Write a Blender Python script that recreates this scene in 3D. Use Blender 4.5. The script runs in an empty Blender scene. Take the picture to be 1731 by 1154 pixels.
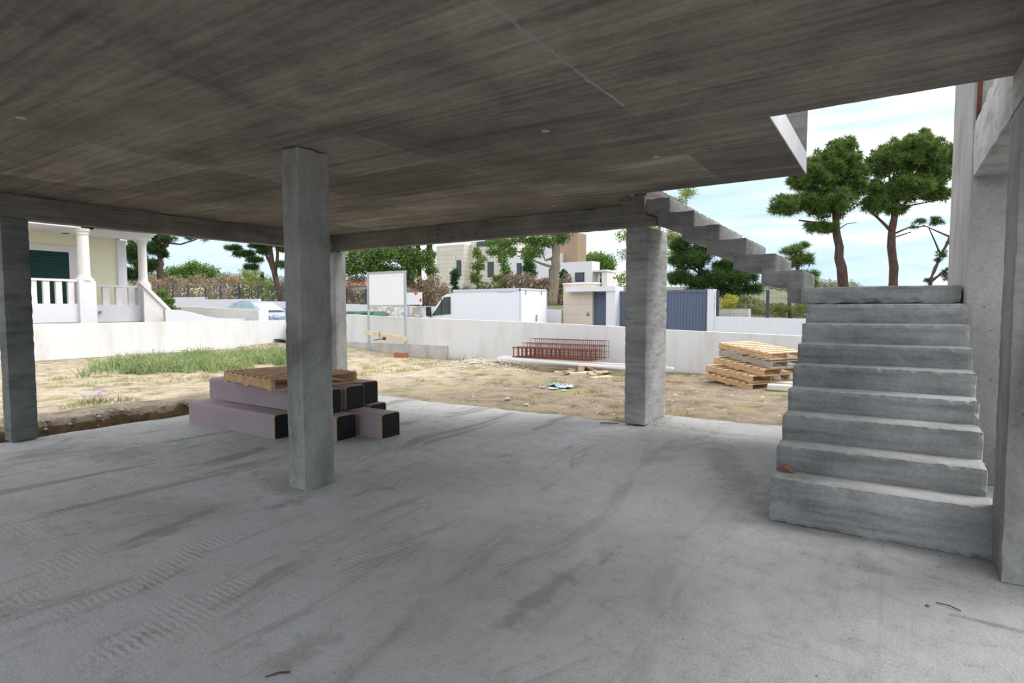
import bpy, math, random
import numpy as np
from mathutils import Vector, Matrix, noise

# ------------------------------------------------------------------ camera
F, YAW, PITCH, ROLL, EYE = 978.9, .5789, .05668, -.00216, 1.42
_cp, _sp, _cr, _sr = math.cos(PITCH), math.sin(PITCH), math.cos(ROLL), math.sin(ROLL)
def _t(v):
    v = (v[0], _cp*v[1]-_sp*v[2], _sp*v[1]+_cp*v[2])
    return (_cr*v[0]-_sr*v[1], _sr*v[0]+_cr*v[1], v[2])
_cy, _sy = math.cos(YAW), math.sin(YAW)
MC = np.array([_t((_cy, 0, -_sy)), _t((_sy, 0, _cy)), _t((0, -1, 0))])
scene = bpy.context.scene
cam = bpy.data.objects.new('camera', bpy.data.cameras.new('camera'))
scene.collection.objects.link(cam)
cam.data.sensor_width = 36; cam.data.lens = F/1731*36
cam.data.clip_start = .05; cam.data.clip_end = 2000
r_, u_, b_ = MC @ [1, 0, 0], MC @ [0, -1, 0], MC @ [0, 0, -1]
cam.matrix_world = Matrix(((r_[0], u_[0], b_[0], 0), (r_[1], u_[1], b_[1], 0), (r_[2], u_[2], b_[2], EYE), (0, 0, 0, 1)))
scene.camera = cam
scene.view_settings.view_transform = 'Standard'
scene.view_settings.look = 'None'
scene.view_settings.gamma = 1
scene.view_settings.exposure = 0.66

# survey helpers: a sight line of the camera meets a plane of the place
def _ray(x, y): return MC @ np.array([x-865.5, y-577, F])
def onx(x, y, X): d = _ray(x, y); return np.array([0, 0, EYE]) + X/d[0]*d
def ony(x, y, Y): d = _ray(x, y); return np.array([0, 0, EYE]) + Y/d[1]*d
def onz(x, y, Z): d = _ray(x, y); return np.array([0, 0, EYE]) + (Z-EYE)/d[2]*d
def at(x, y, D): return np.array([0, 0, EYE]) + _ray(x, y)/F*D

# ------------------------------------------------------------------ node helpers
def new_mat(name):
    m = bpy.data.materials.new(name); m.use_nodes = True
    nt = m.node_tree
    return m, nt, nt.nodes['Principled BSDF']
def _n(nt, t, **kw):
    n = nt.nodes.new(t)
    for k, v in kw.items(): setattr(n, k, v)
    return n
def _coords(nt, scale=(1, 1, 1), rot=(0, 0, 0), kind='Object'):
    tc = _n(nt, 'ShaderNodeTexCoord'); mp = _n(nt, 'ShaderNodeMapping')
    mp.inputs['Scale'].default_value = scale; mp.inputs['Rotation'].default_value = rot
    nt.links.new(tc.outputs[kind], mp.inputs[0]); return mp.outputs[0]
def _noise(nt, vec, scale, detail=6, rough=.6, dist=0):
    n = _n(nt, 'ShaderNodeTexNoise'); n.inputs['Scale'].default_value = scale
    n.inputs['Detail'].default_value = detail; n.inputs['Roughness'].default_value = rough
    n.inputs['Distortion'].default_value = dist
    nt.links.new(vec, n.inputs['Vector']); return n.outputs['Fac']
def _ramp(nt, fac, stops):
    r = _n(nt, 'ShaderNodeValToRGB'); e = r.color_ramp.elements
    while len(e) < len(stops): e.new(.5)
    for i, (p, c) in enumerate(stops):
        e[i].position = p; e[i].color = (*c, 1) if len(c) == 3 else c
    nt.links.new(fac, r.inputs[0]); return r.outputs[0]
def _mix(nt, a, b, fac, mode='MIX'):
    m = _n(nt, 'ShaderNodeMix', data_type='RGBA', blend_type=mode)
    for s, v in ((0, fac), (6, a), (7, b)):
        if hasattr(v, 'links'): nt.links.new(v, m.inputs[s])
        else: m.inputs[s].default_value = v if s == 0 else (*v, 1)
    return m.outputs[2]
def _math(nt, op, a, b=0.):
    m = _n(nt, 'ShaderNodeMath', operation=op)
    for s, v in ((0, a), (1, b)):
        if hasattr(v, 'links'): nt.links.new(v, m.inputs[s])
        else: m.inputs[s].default_value = v
    return m.outputs[0]
def _bump(nt, bs, h, strength, dist=.02):
    b = _n(nt, 'ShaderNodeBump'); b.inputs['Strength'].default_value = strength; b.inputs['Distance'].default_value = dist
    nt.links.new(h, b.inputs['Height']); nt.links.new(b.outputs[0], bs.inputs['Normal'])

# ------------------------------------------------------------------ world: bright broken cloud over pale blue
w = bpy.data.worlds.new('sky'); scene.world = w; w.use_nodes = True
nt = w.node_tree; bg = nt.nodes['Background']
tc = _n(nt, 'ShaderNodeTexCoord'); mp = _n(nt, 'ShaderNodeMapping')
mp.inputs['Scale'].default_value = (1, 1, 7); mp.inputs['Location'].default_value = (.35, .2, .1)
nt.links.new(tc.outputs['Generated'], mp.inputs[0])
cl = _noise(nt, mp.outputs[0], 1.6, 7, .55, .3)
sx = _n(nt, 'ShaderNodeSeparateXYZ'); nt.links.new(tc.outputs['Generated'], sx.inputs[0])
up = _math(nt, 'MULTIPLY', sx.outputs[2], .55)
clf = _math(nt, 'ADD', cl, up)
col = _ramp(nt, clf, [(.45, (.34, .50, .65)), (.58, (.52, .63, .71)), (.70, (1.12, 1.13, 1.16))])
nt.links.new(col, bg.inputs[0]); bg.inputs[1].default_value = 1.05
# sun behind thin cloud: broad and weak
sl = bpy.data.lights.new('sun', 'SUN'); sl.energy = 1.8; sl.angle = math.radians(28); sl.color = (1, .97, .92)
so = bpy.data.objects.new('sun', sl); scene.collection.objects.link(so)
so.rotation_euler = Vector((-.50, -.36, -.86)).to_track_quat('-Z', 'Y').to_euler()

# ------------------------------------------------------------------ object helpers
C = scene.collection
def tag(o, label=None, cat=None, group=None, kind=None):
    if label: o['label'] = label
    if cat: o['category'] = cat
    if group: o['group'] = group
    if kind: o['kind'] = kind
    return o
def thing(name, loc, label, cat, group=None, rz=0):
    o = bpy.data.objects.new(name, None); C.objects.link(o); o.empty_display_size = .1
    o.location = Vector(loc); o.rotation_euler = (0, 0, rz)
    return tag(o, label, cat, group)
class MB:
    """collects shapes in place coordinates; build() links them as one mesh object"""
    def __init__(s): s.v = []; s.f = []; s.n = 0
    def add(s, v, f):
        v = np.asarray(v, float).reshape(-1, 3); s.v.append(v)
        s.f += [tuple(i+s.n for i in q) for q in f]; s.n += len(v); return s
    def box(s, x0, x1, y0, y1, z0, z1, rz=0, c=None):
        v = np.array([(x, y, z) for z in (z0, z1) for y in (y0, y1) for x in (x0, x1)], float)
        if rz:
            c = c if c is not None else ((x0+x1)/2, (y0+y1)/2); v[:, :2] = rot2(v[:, :2]-c, rz)+c
        return s.add(v, [(0, 2, 3, 1), (4, 5, 7, 6), (0, 1, 5, 4), (2, 6, 7, 3), (0, 4, 6, 2), (1, 3, 7, 5)])
    def bar(s, a, b, wd, hg, upv=(0, 0, 1)):
        a, b = Vector(a), Vector(b); d = (b-a).normalized()
        sd = d.cross(Vector(upv))
        if sd.length < 1e-4: sd = d.cross(Vector((0, 1, 0)))
        sd.normalize(); up = sd.cross(d)
        v = [p+sd*i*wd/2+up*j*hg/2 for p in (a, b) for i, j in ((-1, -1), (1, -1), (1, 1), (-1, 1))]
        return s.add([tuple(q) for q in v], [(3, 2, 1, 0), (4, 5, 6, 7), (0, 1, 5, 4), (1, 2, 6, 5), (2, 3, 7, 6), (3, 0, 4, 7)])
    def tube(s, pts, rad, seg=8, caps=True):
        pts = [Vector(p) for p in pts]; rad = rad if hasattr(rad, '__len__') else [rad]*len(pts)
        V = []; ref = Vector((.3, .2, 1)).normalized()
        for i, p in enumerate(pts):
            d = (pts[min(i+1, len(pts)-1)]-pts[max(i-1, 0)]).normalized()
            a = d.cross(ref)
            if a.length < .05: a = d.cross(Vector((1, 0, 0)))
            a.normalize(); b = d.cross(a)
            for k in range(seg):
                t = 2*math.pi*k/seg; V.append(tuple(p+(a*math.cos(t)+b*math.sin(t))*rad[i]))
        Fc = [(i*seg+k, i*seg+(k+1) % seg, (i+1)*seg+(k+1) % seg, (i+1)*seg+k) for i in range(len(pts)-1) for k in range(seg)]
        if caps: Fc += [tuple(range(seg))[::-1], tuple((len(pts)-1)*seg+k for k in range(seg))]
        return s.add(V, Fc)
    def prism(s, prof, axis, a0, a1):
        """closed profile of 2D points extruded along an axis ('x','y','z')"""
        n = len(prof); V = []
        for a in (a0, a1):
            for p, q in prof: V.append({'x': (a, p, q), 'y': (p, a, q), 'z': (p, q, a)}[axis])
        Fc = [(i, (i+1) % n, n+(i+1) % n, n+i) for i in range(n)]+[tuple(range(n))[::-1], tuple(range(n, 2*n))]
        return s.add(V, Fc)
    def lathe(s, cx, cy, prof, seg=20):
        V = [(cx+r*math.cos(2*math.pi*k/seg), cy+r*math.sin(2*math.pi*k/seg), z) for r, z in prof for k in range(seg)]
        m = len(prof)
        Fc = [(i*seg+k, i*seg+(k+1) % seg, (i+1)*seg+(k+1) % seg, (i+1)*seg+k) for i in range(m-1) for k in range(seg)]
        Fc += [tuple(range(seg))[::-1], tuple((m-1)*seg+k for k in range(seg))]
        return s.add(V, Fc)
    def rbox(s, x0, x1, y0, y1, z0, z1, step=.1, amp=.004, edge=.012, freq=6, seed=0):
        """cast concrete block: gridded faces, slightly uneven, with nibbled arrises"""
        lo, hi = np.array((x0, y0, z0), float), np.array((x1, y1, z1), float)
        n = np.maximum(1, np.minimum(60, np.round((hi-lo)/step).astype(int)))
        idx = {}; V = []; Fc = []
        def vid(i, j, k):
            key = (i, j, k)
            if key not in idx:
                p = lo+(hi-lo)*np.array(key)/n
                q = Vector(p)*freq+Vector((seed, seed*2.3, 0))
                d = noise.noise_vector(q)*amp
                on = [int(key[a] == 0)-int(key[a] == n[a]) for a in range(3)]
                c = sum(1 for a in on if a)
                if c >= 2:
                    e = edge*(.35+.9*max(0, noise.noise(q*2.1)+.25)+.8*max(0, noise.noise(q*5)))
                    p = p+np.array(on)*e
                idx[key] = len(V); V.append(tuple(p+np.array(d)))
            return idx[key]
        for a in range(3):
            b, c = (a+1) % 3, (a+2) % 3
            for side in (0, n[a]):
                for i in range(n[b]):
                    for j in range(n[c]):
                        q = []
                        for di, dj in ((0, 0), (1, 0), (1, 1), (0, 1)):
                            key = [0, 0, 0]; key[a] = side; key[b] = i+di; key[c] = j+dj; q.append(vid(*key))
                        Fc.append(tuple(q if side else q[::-1]))
        return s.add(V, Fc)
    def build(s, name, m, parent=None, smooth=False, origin=None):
        v = np.concatenate(s.v)
        if parent is not None: o0 = np.array(parent['_o']) if '_o' in parent else np.array(abs_loc(parent))
        elif origin is not None: o0 = np.array(origin, float)
        else:
            lo, hi = v.min(0), v.max(0); o0 = np.array([(lo[0]+hi[0])/2, (lo[1]+hi[1])/2, lo[2]])
        me = bpy.data.meshes.new(name); me.from_pydata((v-o0).tolist(), [], s.f); me.materials.append(m)
        if smooth: me.shade_smooth()
        ob = bpy.data.objects.new(name, me); C.objects.link(ob)
        if parent is not None: ob.parent = parent
        else: ob.location = o0
        return ob
def abs_loc(o):
    p = Vector(o.location)
    while o.parent: o = o.parent; p = p+Vector(o.location)
    return p
def rot2(p, a):
    c, s_ = math.cos(a), math.sin(a); return np.asarray(p) @ np.array([[c, s_], [-s_, c]])
def copy_tree(o, parent=None):
    c = o.copy(); C.objects.link(c)
    if parent is not None: c.parent = parent
    for ch in list(o.children): copy_tree(ch, c)
    return c
def soup(name, tris, m, parent=None, origin=(0, 0, 0), kind=None):
    """fast mesh from an (N,k,3) array of separate polygons"""
    tris = np.asarray(tris, np.float32); N, k, _ = tris.shape
    o0 = np.array(abs_loc(parent) if parent is not None else origin, np.float32)
    me = bpy.data.meshes.new(name)
    me.vertices.add(N*k); me.vertices.foreach_set('co', (tris-o0).reshape(-1))
    me.loops.add(N*k); me.loops.foreach_set('vertex_index', np.arange(N*k, dtype=np.int32))
    me.polygons.add(N); me.polygons.foreach_set('loop_start', np.arange(0, N*k, k, dtype=np.int32))
    me.update(); me.validate(); me.materials.append(m)
    ob = bpy.data.objects.new(name, me); C.objects.link(ob)
    if parent is not None: ob.parent = parent
    else: ob.location = Vector(o0.tolist())
    if kind: ob['kind'] = kind
    return ob

# ------------------------------------------------------------------ materials
def concrete(name, base, streak=(1, 1, 1), contrast=.25, warm=(1, 1, 1), bump=.3, spots=False, fine=40, rough=.85):
    m, nt, bs = new_mat(name)
    v = _coords(nt); vs = _coords(nt, streak)
    a = _noise(nt, v, 1.3, 8, .62, .4); b = _noise(nt, vs, 3.2, 7, .65, .2); c = _noise(nt, v, fine, 4, .6)
    b2 = np.array(base); w_ = np.array(warm)
    lo, hi = b2*(1-contrast)*w_, b2*(1+contrast)
    c1 = _ramp(nt, a, [(.32, tuple(lo)), (.5, tuple(b2)), (.7, tuple(hi))])
    c2 = _ramp(nt, b, [(.3, (1-contrast*1.1,)*3), (.48, (1, 1, 1)), (.72, (1+contrast*.7,)*3)])
    c3 = _ramp(nt, c, [(.3, (.86,)*3), (.6, (1.05,)*3)])
    o = _mix(nt, _mix(nt, c1, c2, 1, 'MULTIPLY'), c3, 1, 'MULTIPLY')
    vo = _n(nt, 'ShaderNodeTexVoronoi'); vo.inputs['Scale'].default_value = 5.5; nt.links.new(v, vo.inputs[0])
    pit = _ramp(nt, vo.outputs['Distance'], [(.03, (.35,)*3), (.06, (1, 1, 1))])
    o = _mix(nt, o, _mix(nt, o, pit, 1, 'MULTIPLY'), .7 if not spots else .0)
    nt.links.new(o, bs.inputs['Base Color']); bs.inputs['Roughness'].default_value = rough
    bs.inputs['Specular IOR Level'].default_value = .25
    h = _math(nt, 'ADD', _math(nt, 'MULTIPLY', b, .6), _math(nt, 'MULTIPLY', c, .5))
    _bump(nt, bs, h, bump, .01)
    return m, nt, bs, o
M = {}
M['conc'] = concrete('cast_concrete', (.255, .255, .245), (1.2, 1.2, .35), .36, bump=.5)[0]
M['conc_dark'] = concrete('dark_cast_concrete', (.15, .155, .15), (.6, .6, 3.5), .34, bump=.5)[0]  # darker grey version for the left column and a floor lump
M['conc_stair'] = concrete('stair_concrete', (.28, .285, .285), (.5, 1, 4.5), .34, bump=.45)[0]
M['conc_beam'] = concrete('beam_concrete', (.175, .165, .148), (.35, .35, 7), .34, bump=.5)[0]
M['conc_pale'] = concrete('weathered_pale_concrete', (.50, .485, .46), (1.4, 1.4, .35), .2, bump=.5)[0]
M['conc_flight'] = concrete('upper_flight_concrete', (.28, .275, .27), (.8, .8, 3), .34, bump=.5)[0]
M['conc_tall'] = concrete('tall_wall_concrete', (.30, .292, .28), (1.4, 1.4, .35), .2, bump=.5)[0]
M['conc_board'] = concrete('board_marked_concrete', (.37, .365, .355), (1, 1, 6), .32, bump=.6)[0]

FINX = 1.40
def ceiling_mat():
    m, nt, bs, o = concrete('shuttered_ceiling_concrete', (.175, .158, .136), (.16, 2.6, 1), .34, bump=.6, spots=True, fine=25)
    tcx = _n(nt, 'ShaderNodeTexCoord'); sp = _n(nt, 'ShaderNodeSeparateXYZ'); nt.links.new(tcx.outputs['Object'], sp.inputs[0])
    # shuttering panels 2.5 x .5 m, each of its own tone, thin lighter fins at some joints
    br = _n(nt, 'ShaderNodeTexBrick'); br.offset = 0; mpb = _n(nt, 'ShaderNodeMapping'); mpb.inputs['Location'].default_value = (1.4+1.8*9, -3.78+.93*9, 0)
    nt.links.new(tcx.outputs['Object'], mpb.inputs[0]); nt.links.new(mpb.outputs[0], br.inputs['Vector']); br.inputs['Scale'].default_value = 1
    br.inputs['Brick Width'].default_value = 1.8; br.inputs['Row Height'].default_value = .93
    br.inputs['Mortar Size'].default_value = .005; br.inputs['Mortar Smooth'].default_value = .6; br.inputs['Bias'].default_value = -.1
    br.inputs['Color1'].default_value = (.74, .74, .74, 1); br.inputs['Color2'].default_value = (1.28, 1.28, 1.28, 1); br.inputs['Mortar'].default_value = (1.12, 1.11, 1.09, 1)
    o = _mix(nt, o, br.outputs['Color'], 1, 'MULTIPLY')
    o = _mix(nt, o, _ramp(nt, _noise(nt, _coords(nt, (.22, 5.5, 1), (0, 0, .02)), 3.4, 8, .72, .25), [(.32, (.74,)*3), (.5, (1, 1, 1)), (.68, (1.30, 1.28, 1.25))]), 1, 'MULTIPLY')
    # the rough fin where two pours meet, running away from the camera
    xo = _math(nt, 'ADD', sp.outputs[0], _math(nt, 'MULTIPLY', _math(nt, 'SUBTRACT', _noise(nt, _coords(nt, (3, 3, 1)), 2, 6, .75), .5), .09))
    ln = _math(nt, 'ADD', _math(nt, 'ABSOLUTE', _math(nt, 'ADD', xo, FINX)), _math(nt, 'GREATER_THAN', sp.outputs[1], 3.4))
    o = _mix(nt, o, (.27, .262, .25), _ramp(nt, _math(nt, 'MULTIPLY', ln, 10), [(.06, (.8,)*3), (.10, (0, 0, 0))]))
    vo = _n(nt, 'ShaderNodeTexVoronoi'); vo.inputs['Scale'].default_value = 1.15; nt.links.new(tcx.outputs['Object'], vo.inputs[0]); vo.inputs['Randomness'].default_value = .7
    k = _ramp(nt, vo.outputs['Distance'], [(.030, (1, 1, 1)), (.040, (0, 0, 0))])
    o = _mix(nt, o, (.46, .38, .28), k)
    pl = _noise(nt, _coords(nt, (.25, .8, 1)), 1.2, 3, .5)
    pp = _ramp(nt, pl, [(.55, (1, 1, 1)), (.62, (1.28, 1.28, 1.28))])
    o = _mix(nt, o, pp, 1, 'MULTIPLY')
    nt.links.new(o, bs.inputs['Base Color']); return m
M['ceiling'] = ceiling_mat()

def floor_mat():
    m, nt, bs = new_mat('raked_floor_concrete')
    v = _coords(nt); vs = _coords(nt, (1.0, .20, 1), (0, 0, math.radians(-4)))
    big = _noise(nt, v, .6, 8, .65, .5); st = _noise(nt, vs, 2.6, 9, .7, .6); fi = _noise(nt, v, 85, 6, .75); mid = _noise(nt, v, 7, 9, .75, .4)
    c = _ramp(nt, big, [(.34, (.40, .395, .385)), (.48, (.475, .475, .475)), (.66, (.535, .545, .56))])
    c = _mix(nt, c, _ramp(nt, mid, [(.33, (.80, .79, .77)), (.47, (1, 1, 1)), (.70, (1.10,)*3)]), 1, 'MULTIPLY')
    c = _mix(nt, c, _ramp(nt, fi, [(.32, (.80,)*3), (.50, (1, 1, 1)), (.66, (1.10,)*3)]), 1, 'MULTIPLY')
    lf = _n(nt, 'ShaderNodeSeparateXYZ'); nt.links.new(v, lf.inputs[0])
    # stained streaks along the pour, denser on the left part of the slab
    lft = _ramp(nt, _math(nt, 'MULTIPLY', lf.outputs[0], -.16), [(.15, (.35,)*3), (.55, (1,)*3)])
    c = _mix(nt, c, (.25, .238, .22), _math(nt, 'MULTIPLY', _ramp(nt, st, [(.53, (0, 0, 0)), (.62, (.75,)*3)]), lft))
    c = _mix(nt, c, (.27, .265, .255), _ramp(nt, _noise(nt, _coords(nt, (1.1, .5, 1), (0, 0, .2)), 1.4, 10, .75, .9), [(.60, (0, 0, 0)), (.66, (.7,)*3)]))
    c = _mix(nt, c, (.42, .31, .19), _ramp(nt, _noise(nt, _coords(nt, (1, 1, 1), (0, 0, 1)), 3.1, 4, .5), [(.70, (0, 0, 0)), (.80, (.5,)*3)]))
    # damp and worn spots of the slab, each with its own shape
    def spot(c0, ax, ay, bw, colr, k):
        nonlocal c
        a0, a1 = onz(ax[0], ax[1], 0), onz(ay[0], ay[1], 0); d = a1-a0; L_ = np.linalg.norm(d)/2
        mp_ = _n(nt, 'ShaderNodeMapping', vector_type='TEXTURE'); tcs = _n(nt, 'ShaderNodeTexCoord'); nt.links.new(tcs.outputs['Object'], mp_.inputs[0])
        mp_.inputs['Location'].default_value = (*((a0+a1)/2)[:2], 0); mp_.inputs['Rotation'].default_value = (0, 0, math.atan2(d[1], d[0])); mp_.inputs['Scale'].default_value = (L_, bw, 50)
        vl = _n(nt, 'ShaderNodeVectorMath', operation='LENGTH'); nt.links.new(mp_.outputs[0], vl.inputs[0])
        q = _math(nt, 'ADD', vl.outputs['Value'], _math(nt, 'MULTIPLY', _math(nt, 'SUBTRACT', mid, .5), 2.6))
        c = _mix(nt, c, colr, _ramp(nt, q, [(.45, (k*.85,)*3), (1.05, (0, 0, 0))]))
    spot(0, (990, 945), (815, 1085), .07, (.27, .262, .25), .8)
    spot(0, (1440, 930), (1490, 980), .10, (.30, .295, .285), .7)
    spot(0, (1200, 735), (1275, 860), .22, (.26, .255, .25), .65)
    spot(0, (1600, 1035), (1760, 1075), .03, (.22, .215, .20), .8)
    spot(0, (440, 790), (520, 850), .20, (.26, .25, .24), .6)
    spot(0, (280, 765), (380, 742), .05, (.25, .24, .225), .8)
    spot(0, (150, 745), (230, 790), .30, (.30, .29, .275), .6)
    spot(0, (330, 740), (300, 752), .12, (.30, .43, .47), .6)
    spot(0, (600, 880), (740, 830), .06, (.31, .30, .29), .7)
    spot(0, (570, 1060), (420, 1150), .12, (.29, .28, .265), .6)
    # short rake marks in patches
    wv = _n(nt, 'ShaderNodeTexWave', bands_direction='Y'); wv.inputs['Scale'].default_value = 9; wv.inputs['Distortion'].default_value = 3.5
    wv.inputs['Detail'].default_value = 4; wv.inputs['Detail Scale'].default_value = 2.5
    nt.links.new(v, wv.inputs['Vector'])
    msk = _ramp(nt, _noise(nt, _coords(nt, (1, .45, 1)), 1.3, 5, .6), [(.54, (0, 0, 0)), (.62, (.8, .8, .8))])
    rk = _mix(nt, (.6, .6, .6), wv.outputs['Color'], msk)
    c = _mix(nt, c, _ramp(nt, rk, [(.05, (.84,)*3), (.5, (1,)*3), (.9, (1.04,)*3)]), 1, 'MULTIPLY')
    # pour joints, long ones along the slab and faint cross joints
    br = _n(nt, 'ShaderNodeTexBrick'); br.offset = .4
    nt.links.new(_coords(nt, (1, 1, 1), (0, 0, math.radians(90))), br.inputs['Vector']); br.inputs['Scale'].default_value = 1
    br.inputs['Brick Width'].default_value = 2.6; br.inputs['Row Height'].default_value = .85; br.inputs['Mortar Size'].default_value = .016; br.inputs['Mortar Smooth'].default_value = 1
    br.inputs['Color1'].default_value = (1.04, 1.04, 1.04, 1); br.inputs['Color2'].default_value = (.93, .93, .93, 1); br.inputs['Mortar'].default_value = (.88, .87, .86, 1)
    c = _mix(nt, c, _mix(nt, c, br.outputs['Color'], 1, 'MULTIPLY'), _ramp(nt, mid, [(.42, (.1, .1, .1)), (.55, (.9,)*3)]))
    nt.links.new(c, bs.inputs['Base Color']); bs.inputs['Roughness'].default_value = .8; bs.inputs['Specular IOR Level'].default_value = .3
    h = _math(nt, 'ADD', _math(nt, 'MULTIPLY', st, .7), _math(nt, 'ADD', _math(nt, 'MULTIPLY', mid, .9), _math(nt, 'ADD', _math(nt, 'MULTIPLY', fi, .4), _math(nt, 'MULTIPLY', rk, .35))))
    _bump(nt, bs, h, 1.0, .03); return m
M['floor'] = floor_mat()

def flat(name, colr, rough=.7, var=.0, scale=8, metal=0, bump=0, spec=.3, vscale=(1, 1, 1)):
    m, nt, bs = new_mat(name); v = _coords(nt, vscale)
    n = _noise(nt, v, scale, 5, .6); cc = np.array(colr)
    nt.links.new(_ramp(nt, n, [(.3, tuple(cc*(1-var))), (.7, tuple(np.minimum(1, cc*(1+var))))]), bs.inputs['Base Color'])
    bs.inputs['Roughness'].default_value = rough; bs.inputs['Metallic'].default_value = metal; bs.inputs['Specular IOR Level'].default_value = spec
    if bump: _bump(nt, bs, n, bump, .01)
    return m
def stained_wall():
    m, nt, bs = new_mat('stained_white_render'); v = _coords(nt)
    dr = _noise(nt, _coords(nt, (1, 1, .22)), 2.4, 7, .65)
    c = _ramp(nt, dr, [(.34, (.60, .59, .57)), (.46, (.66, .66, .67)), (.7, (.70, .70, .72))])
    sp = _n(nt, 'ShaderNodeSeparateXYZ'); nt.links.new(v, sp.inputs[0])
    n2 = _noise(nt, v, 3, 6, .65)
    c = _mix(nt, c, (.52, .42, .32), _ramp(nt, _noise(nt, _coords(nt, (1, 1, .3), (0, 0, .3)), .9, 4, .5), [(.62, (0, 0, 0)), (.76, (.35,)*3)]))
    ft = _ramp(nt, _math(nt, 'ADD', sp.outputs[2], _math(nt, 'MULTIPLY', n2, .25)), [(.22, (.8,)*3), (.42, (0,)*3)])
    c = _mix(nt, c, (.56, .53, .49), ft)
    nt.links.new(c, bs.inputs['Base Color']); bs.inputs['Roughness'].default_value = .9; _bump(nt, bs, n2, .3, .01); return m
M['bwall'] = stained_wall()
M['white'] = flat('white_render', (.70, .70, .72), .85, .03)
M['warmwhite'] = flat('pinkish_white_stone', (.74, .70, .68), .8, .05)
M['yellow'] = flat('pale_yellow_render', (.80, .76, .56), .9, .03)
M['green_shut'] = flat('dark_green_slats', (.008, .05, .045), .5, .1)
M['wood'] = flat('pallet_wood', (.50, .32, .17), .8, .3, 9, bump=.3, vscale=(1, 1, 4))
M['wood_pale'] = flat('pale_pallet_deck_wood', (.66, .50, .32), .8, .2, 9, bump=.3)
M['wood_grey'] = flat('weathered_grey_wood', (.34, .31, .27), .85, .25, 9, bump=.3)
M['wood_cream'] = flat('offcut_timber', (.66, .55, .38), .85, .2, 7, bump=.2)
M['mauve'] = flat('mauve_paper_casing', (.335, .270, .300), .75, .07, 5, bump=.1, spec=.2)
M['black'] = flat('black_mesh_end', (.010, .010, .012), .6, .4, 30)
M['trim'] = flat('yellow_brown_edge', (.42, .30, .12), .7, .2, 20)
M['rust'] = flat('rusty_steel', (.15, .048, .028), .85, .35, 25)
M['steel'] = flat('galvanised_steel', (.42, .44, .48), .45, .1, 10, metal=.4)
M['sheet'] = flat('white_painted_sheet', (.80, .80, .83), .4, .02)
M['panel_grey'] = flat('slate_blue_gate_paint', (.105, .13, .19), .5, .05)
M['stone_clad'] = flat('cream_stone_cladding', (.66, .58, .47), .8, .06, 3)
M['brickred'] = flat('terracotta', (.36, .14, .08), .85, .2, 12)
M['glass'] = flat('dark_window_glass', (.05, .065, .08), .08, .1, spec=.6)
M['carglass'] = flat('car_window_glass', (.22, .33, .36), .05, .1, spec=1.0)
M['windscreen'] = flat('windscreen_glass', (.45, .55, .63), .04, .05, spec=1.0)
M['vanglass'] = flat('van_side_glass', (.03, .06, .05), .08, .3, 2, spec=.5)
M['carpaint'] = flat('blue_grey_car_paint', (.27, .33, .42), .25, .03, spec=.7, metal=.3)
M['tyre'] = flat('black_rubber', (.02, .02, .02), .8, .1)
M['grey_plastic'] = flat('grey_plastic', (.35, .36, .37), .6, .05)
M['dark'] = flat('near_black_and_gap_shade', (.03, .03, .03), .8, .1)  # near-black for small parts; also the painted shade of the veranda's basement gap
M['green_bin'] = flat('green_bin_plastic', (.10, .22, .14), .5, .1)
M['red'] = flat('red_marking', (.75, .06, .03), .6, .03)
M['tilebrown'] = flat('brown_cladding', (.33, .235, .165), .85, .08)
M['bluegrey'] = flat('blue_grey_film', (.36, .42, .50), .5, .3, 8)
M['teal'] = flat('teal_film', (.12, .42, .36), .5, .2, 8)
M['fence'] = flat('anthracite_fence_paint', (.05, .06, .085), .6, .05)
M['sackwhite'] = flat('dusty_white_block', (.70, .68, .64), .9, .08, 6)
M['asphalt'] = flat('asphalt', (.16, .16, .16), .95, .2, 12)
M['bark'] = flat('pine_bark', (.085, .052, .042), .95, .45, 8, bump=.8, vscale=(1, 1, .3))
M['bark_grey'] = flat('grey_bark', (.22, .18, .14), .95, .3, 8, bump=.8, vscale=(1, 1, .3))
M['leafred'] = flat('dry_red_leaf', (.26, .055, .03), .7, .2, 20)

def brickwork(name, c1, c2, mo, bw, rh, ms=.01):
    m, nt, bs = new_mat(name); br = _n(nt, 'ShaderNodeTexBrick'); br.offset = .5
    v = _coords(nt, (1, 1, 1), (math.radians(90), 0, 0)); nt.links.new(v, br.inputs['Vector'])
    br.inputs['Scale'].default_value = 1; br.inputs['Brick Width'].default_value = bw; br.inputs['Row Height'].default_value = rh; br.inputs['Mortar Size'].default_value = ms
    br.inputs['Color1'].default_value = (*c1, 1); br.inputs['Color2'].default_value = (*c2, 1); br.inputs['Mortar'].default_value = (*mo, 1)
    nt.links.new(br.outputs['Color'], bs.inputs['Base Color']); bs.inputs['Roughness'].default_value = .85; return m
M['villa_stone'] = brickwork('villa_stone_courses', (.66, .61, .53), (.60, .55, .47), (.48, .43, .36), 2.4, .45, .03)
M['gate_stone'] = brickwork('gate_stone_courses', (.66, .57, .46), (.62, .53, .43), (.50, .42, .34), 1.5, .42, .012)

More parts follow.
